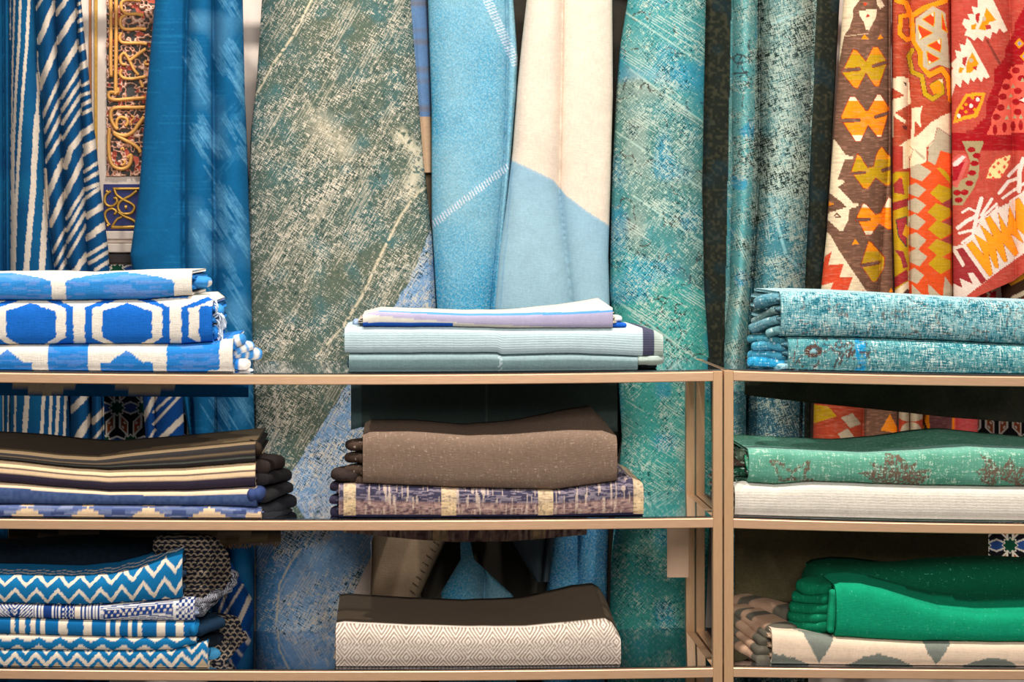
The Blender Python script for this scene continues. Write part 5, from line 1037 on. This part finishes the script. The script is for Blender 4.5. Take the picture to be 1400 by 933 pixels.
RH1 = rug(P, 'folded_cloth', 'large blue zigzag bundle with dark shaggy back, topmost of the left bottom stack', 'cloth', -70, 249, [(-70, 788), (0, 788), (100, 790), (150, 787), (190, 778), (225, 762), (249, 752)], h1, ik, back=[(-70, .006), (100, .004), (200, .01), (249, .012)], a=.03, squash=.8, layers=3, layer_col=(40, 60, 80), lx=(2, 5), step=1.0, group='indigo printed cloths on the left bottom shelf', yb=.16)
shag = textile('dark_shaggy_pile', thread=(120, 120), aniso=2, amp=.8, bump=1.0, bd=.008, dist=((36, 66, 88), .62, .1, .3))
capsule('shaggy_back', W(-80, 768, .24), W(246, 766, .24), .05, .08, (14, 26, 36), shag, RH1, n=60, k=40)
r_ = np.random.default_rng(2); paths = []
for i in range(1400):
    xx = r_.uniform(-20, 240); yy = 742+18*r_.random()+8*np.sin(xx*.05)*0; p = np.array(W(xx, yy+6, .18+.05*r_.random())); paths.append((np.array([p, p+[r_.uniform(-.008, .008), -.006, .006], p+[r_.uniform(-.014, .014), -.010, r_.uniform(-.012, .010)]]), .0012))
f = link('tufts', tubes_mesh('tufts', paths, 4), shag, RH1); f['kind'] = 'stuff'
me = f.data
ca = me.color_attributes.new('Dye', 'FLOAT_COLOR', 'POINT'); cc = np.tile(np.append(lin((16, 36, 52)), 0), (len(me.vertices), 1)); cc *= r_.uniform(.4, 2.2, (len(cc), 1)); ca.data.foreach_set('color', cc.astype(np.float32).ravel()); me.uv_layers.new(name='UVMap')
def scales(S, A, V):
    x = VX+V[:, 0]*FPX/(DIST+V[:, 1]); y = VY+(CAMZ-V[:, 2])*FPX/(DIST+V[:, 1]); row = np.floor(y/6); u = ((x+3.5*(row % 2))/9) % 1-.5; v = (y/6) % 1
    m = np.abs(v-(.75-.55*(1-4*u*u))) < .17; return np.where(m[:, None], lin((140, 124, 106)), lin((12, 16, 28)))
for i, (xa, ya, xb, yb_, rz) in enumerate([(244, 745, 262, 742, .020), (244, 752, 272, 748, .018), (240, 762, 284, 757, .019), (240, 772, 290, 764, .018), (240, 783, 290, 772, .018), (240, 793, 288, 783, .017), (240, 803, 286, 794, .015), (240, 811, 282, 805, .012)]):
    capsule('end_fold', W(xa, ya, .06), W(xb, yb_, .15), rz, .07, scales, ik, RH1, n=70, k=60, seed=i)
def lines(S, A, V): return np.where((np.sin(V[:, 2]*2600+V[:, 0]*500) > .2)[:, None], lin((170, 168, 172)), lin((30, 36, 56)))
for i, (xa, ya, xb, yb_) in enumerate([(250, 824, 292, 806), (250, 830, 300, 800), (250, 836, 303, 790), (250, 840, 305, 780)]): capsule('end_fold', W(xa, ya, .05), W(xb, yb_, .10+.03*i), .011, .05, lines, ik, RH2, n=50, k=60, seed=i)
capsule('end_fold', W(250, 830, .03), W(274, 826, .05), .016, .02, lambda S, A, V: np.where((np.sin(V[:, 2]*2300)*np.sin(V[:, 0]*1600) > 0)[:, None], lin((220, 218, 216)), lin((30, 60, 124))), ik, RH2, n=40, k=50)
for i, (xa, ya, xb, yb_, c, pr) in enumerate([(255, 858, 276, 856, (20, 112, 166), RH3), (255, 862, 300, 846, (18, 40, 60), RH3), (255, 880, 282, 872, (24, 60, 90), RH4), (255, 880, 306, 862, (16, 24, 36), RH4), (265, 894, 288, 884, (60, 130, 170), RH5)]): capsule('end_fold', W(xa, ya, .05), W(xb, yb_, .05+.04*i), .014, .05, c, ik, pr, seed=i)
for i, (xa, ya, xb, yb_) in enumerate([(270, 905, 312, 850), (270, 895, 308, 842), (276, 908, 318, 862)]): capsule('end_fold', W(xa, ya, .08), W(xb, yb_, .16), .014, .05, scales, ik, RH5, n=60, k=50, seed=i)

# ---- centre, bottom shelf
P = Pile('L', 2); dia = textile('diamond_weave', thread=(330, 330), aniso=3, amp=.08, bump=.35)
def j1(x, q, r):
    u = (x-471) ; v = (q-877.); 
    def lat(u, v): return np.abs((u+16.9) % 33.8-16.9)/16.9+np.abs((v+21.5) % 43-21.5)/21.5
    d = np.minimum(lat(u, v), lat(u+16.9, v+21.5)); K = C0(x, q, (228, 214, 200)); K.mix(np.clip((np.cos(d*2*np.pi*3.5)+.25)*2, 0, 1)*(r < 1.06+(x > 770)*.3), (156, 136, 120)); 
    K.m(r > 1.10+.12*noise(x, q*0, .01, 3)+np.interp(x, [458, 760, 850], [0, 0, .0]), (108, 92, 76)); return K.out()  # brown top: shadow from the shelf above, painted into the rug colour
RJ1 = rug(P, 'folded_rug', 'white and taupe diamond patterned folded rug with shade-coloured top, alone on centre bottom shelf', 'rug', 459, 849, [(459, 858), (470, 856), (560, 860), (640, 862), (720, 862), (790, 856), (830, 852), (840, 858), (849, 872)], j1, dia, back=[(459, .012), (640, .008), (730, .014), (800, .03), (849, .03)], a=.034, squash=.72, layers=3, layer_col=(170, 150, 132), lx=(4, 2), step=.95, yb=.34)
# ---- right, bottom shelf
P = Pile('R', 2)
def k2p(x, q, r):
    X_, Q_ = jitter(x, q, .6); G_ = (122, 126, 116); K = C0(X_, Q_, (226, 200, 174))
    for T_ in ([(1090, 850), (1146, 850), (1142, 872), (1121, 907), (1112, 890)], [(1255, 850), (1308, 850), (1302, 877), (1281, 909), (1268, 892)], [(1152, 914), (1180, 898), (1202, 893), (1228, 900), (1258, 914)], [(1305, 916), (1335, 903), (1358, 898), (1380, 903), (1400, 916)], [(1030, 880), (1060, 893), (1085, 899), (1116, 912), (1030, 914)]): K.poly(T_, G_, 2)
    return K.out()
RK2 = rug(P, 'folded_rug', 'cream folded rug with grey triangles under the emerald one on the right bottom shelf', 'rug', 1056, 1480, [(1056, 861), (1080, 864), (1140, 872), (1250, 878), (1400, 879), (1480, 879)], k2p, flat, back=[(1056, .0), (1480, 0)], a=.024, layers=3, layer_col=(190, 160, 132), lx=(4, 3))
TB = lambda S, A, V: np.where(((np.abs(S-.12) < .12) | (np.abs(S-.72) < .09))[:, None], lin((96, 90, 78)), lin((176, 142, 116)))
for i, (xa, ya, xb, yb_, rz, Ya, Yb) in enumerate([(1056, 905, 1004, 868, .011, .03, .16), (1056, 893, 1004, 852, .011, .04, .18), (1060, 880, 1002, 838, .012, .05, .20), (1066, 872, 1012, 830, .012, .05, .20), (1076, 866, 1026, 838, .013, .05, .16), (1090, 842, 1006, 822, .018, .12, .26)]):
    capsule('end_fold', W(xa, ya, Ya), W(xb, yb_, Yb), rz, .035, TB, flat, RK2, n=40, seed=i)
emer = textile('emerald_wool', thread=(240, 300), aniso=4, amp=.2, bump=.5, dist=((80, 180, 140), .56, .10, .2))
def k1p(x, q, r): K = C0(x, q, (10, 146, 106)); K.m(r > 1.9, (4, 92, 64)); return K.out()  # darker green towards the back is painted shadow
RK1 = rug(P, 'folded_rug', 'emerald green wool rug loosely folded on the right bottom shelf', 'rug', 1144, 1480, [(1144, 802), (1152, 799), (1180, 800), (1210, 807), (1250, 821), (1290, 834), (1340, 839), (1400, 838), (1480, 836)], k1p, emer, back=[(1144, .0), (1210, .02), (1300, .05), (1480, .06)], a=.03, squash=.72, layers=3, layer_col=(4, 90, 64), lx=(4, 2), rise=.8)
for i, (xa, ya, xb, yb_, rz) in enumerate([(1145, 804, 1094, 797, .016), (1145, 816, 1088, 812, .014), (1145, 828, 1084, 826, .014), (1145, 840, 1080, 838, .014), (1145, 852, 1082, 848, .014), (1140, 860, 1098, 858, .012)]):
    capsule('end_fold', W(xa, ya, .08), W(xb, yb_, .13), rz, .05, (4, 110, 76), emer, RK1, seed=i, bend=-.004)
capsule('selvedge', W(1139, 806, .03), W(1135, 866, .03), .008, .012, (14, 140, 100), emer, RK1, n=24)
capsule('back_fold', W(1098, 800, .22), W(1480, 790, .22), .045, .09, (4, 84, 58), emer, RK1, n=60, k=40)  # rear layer coloured darker, shadow included in its green
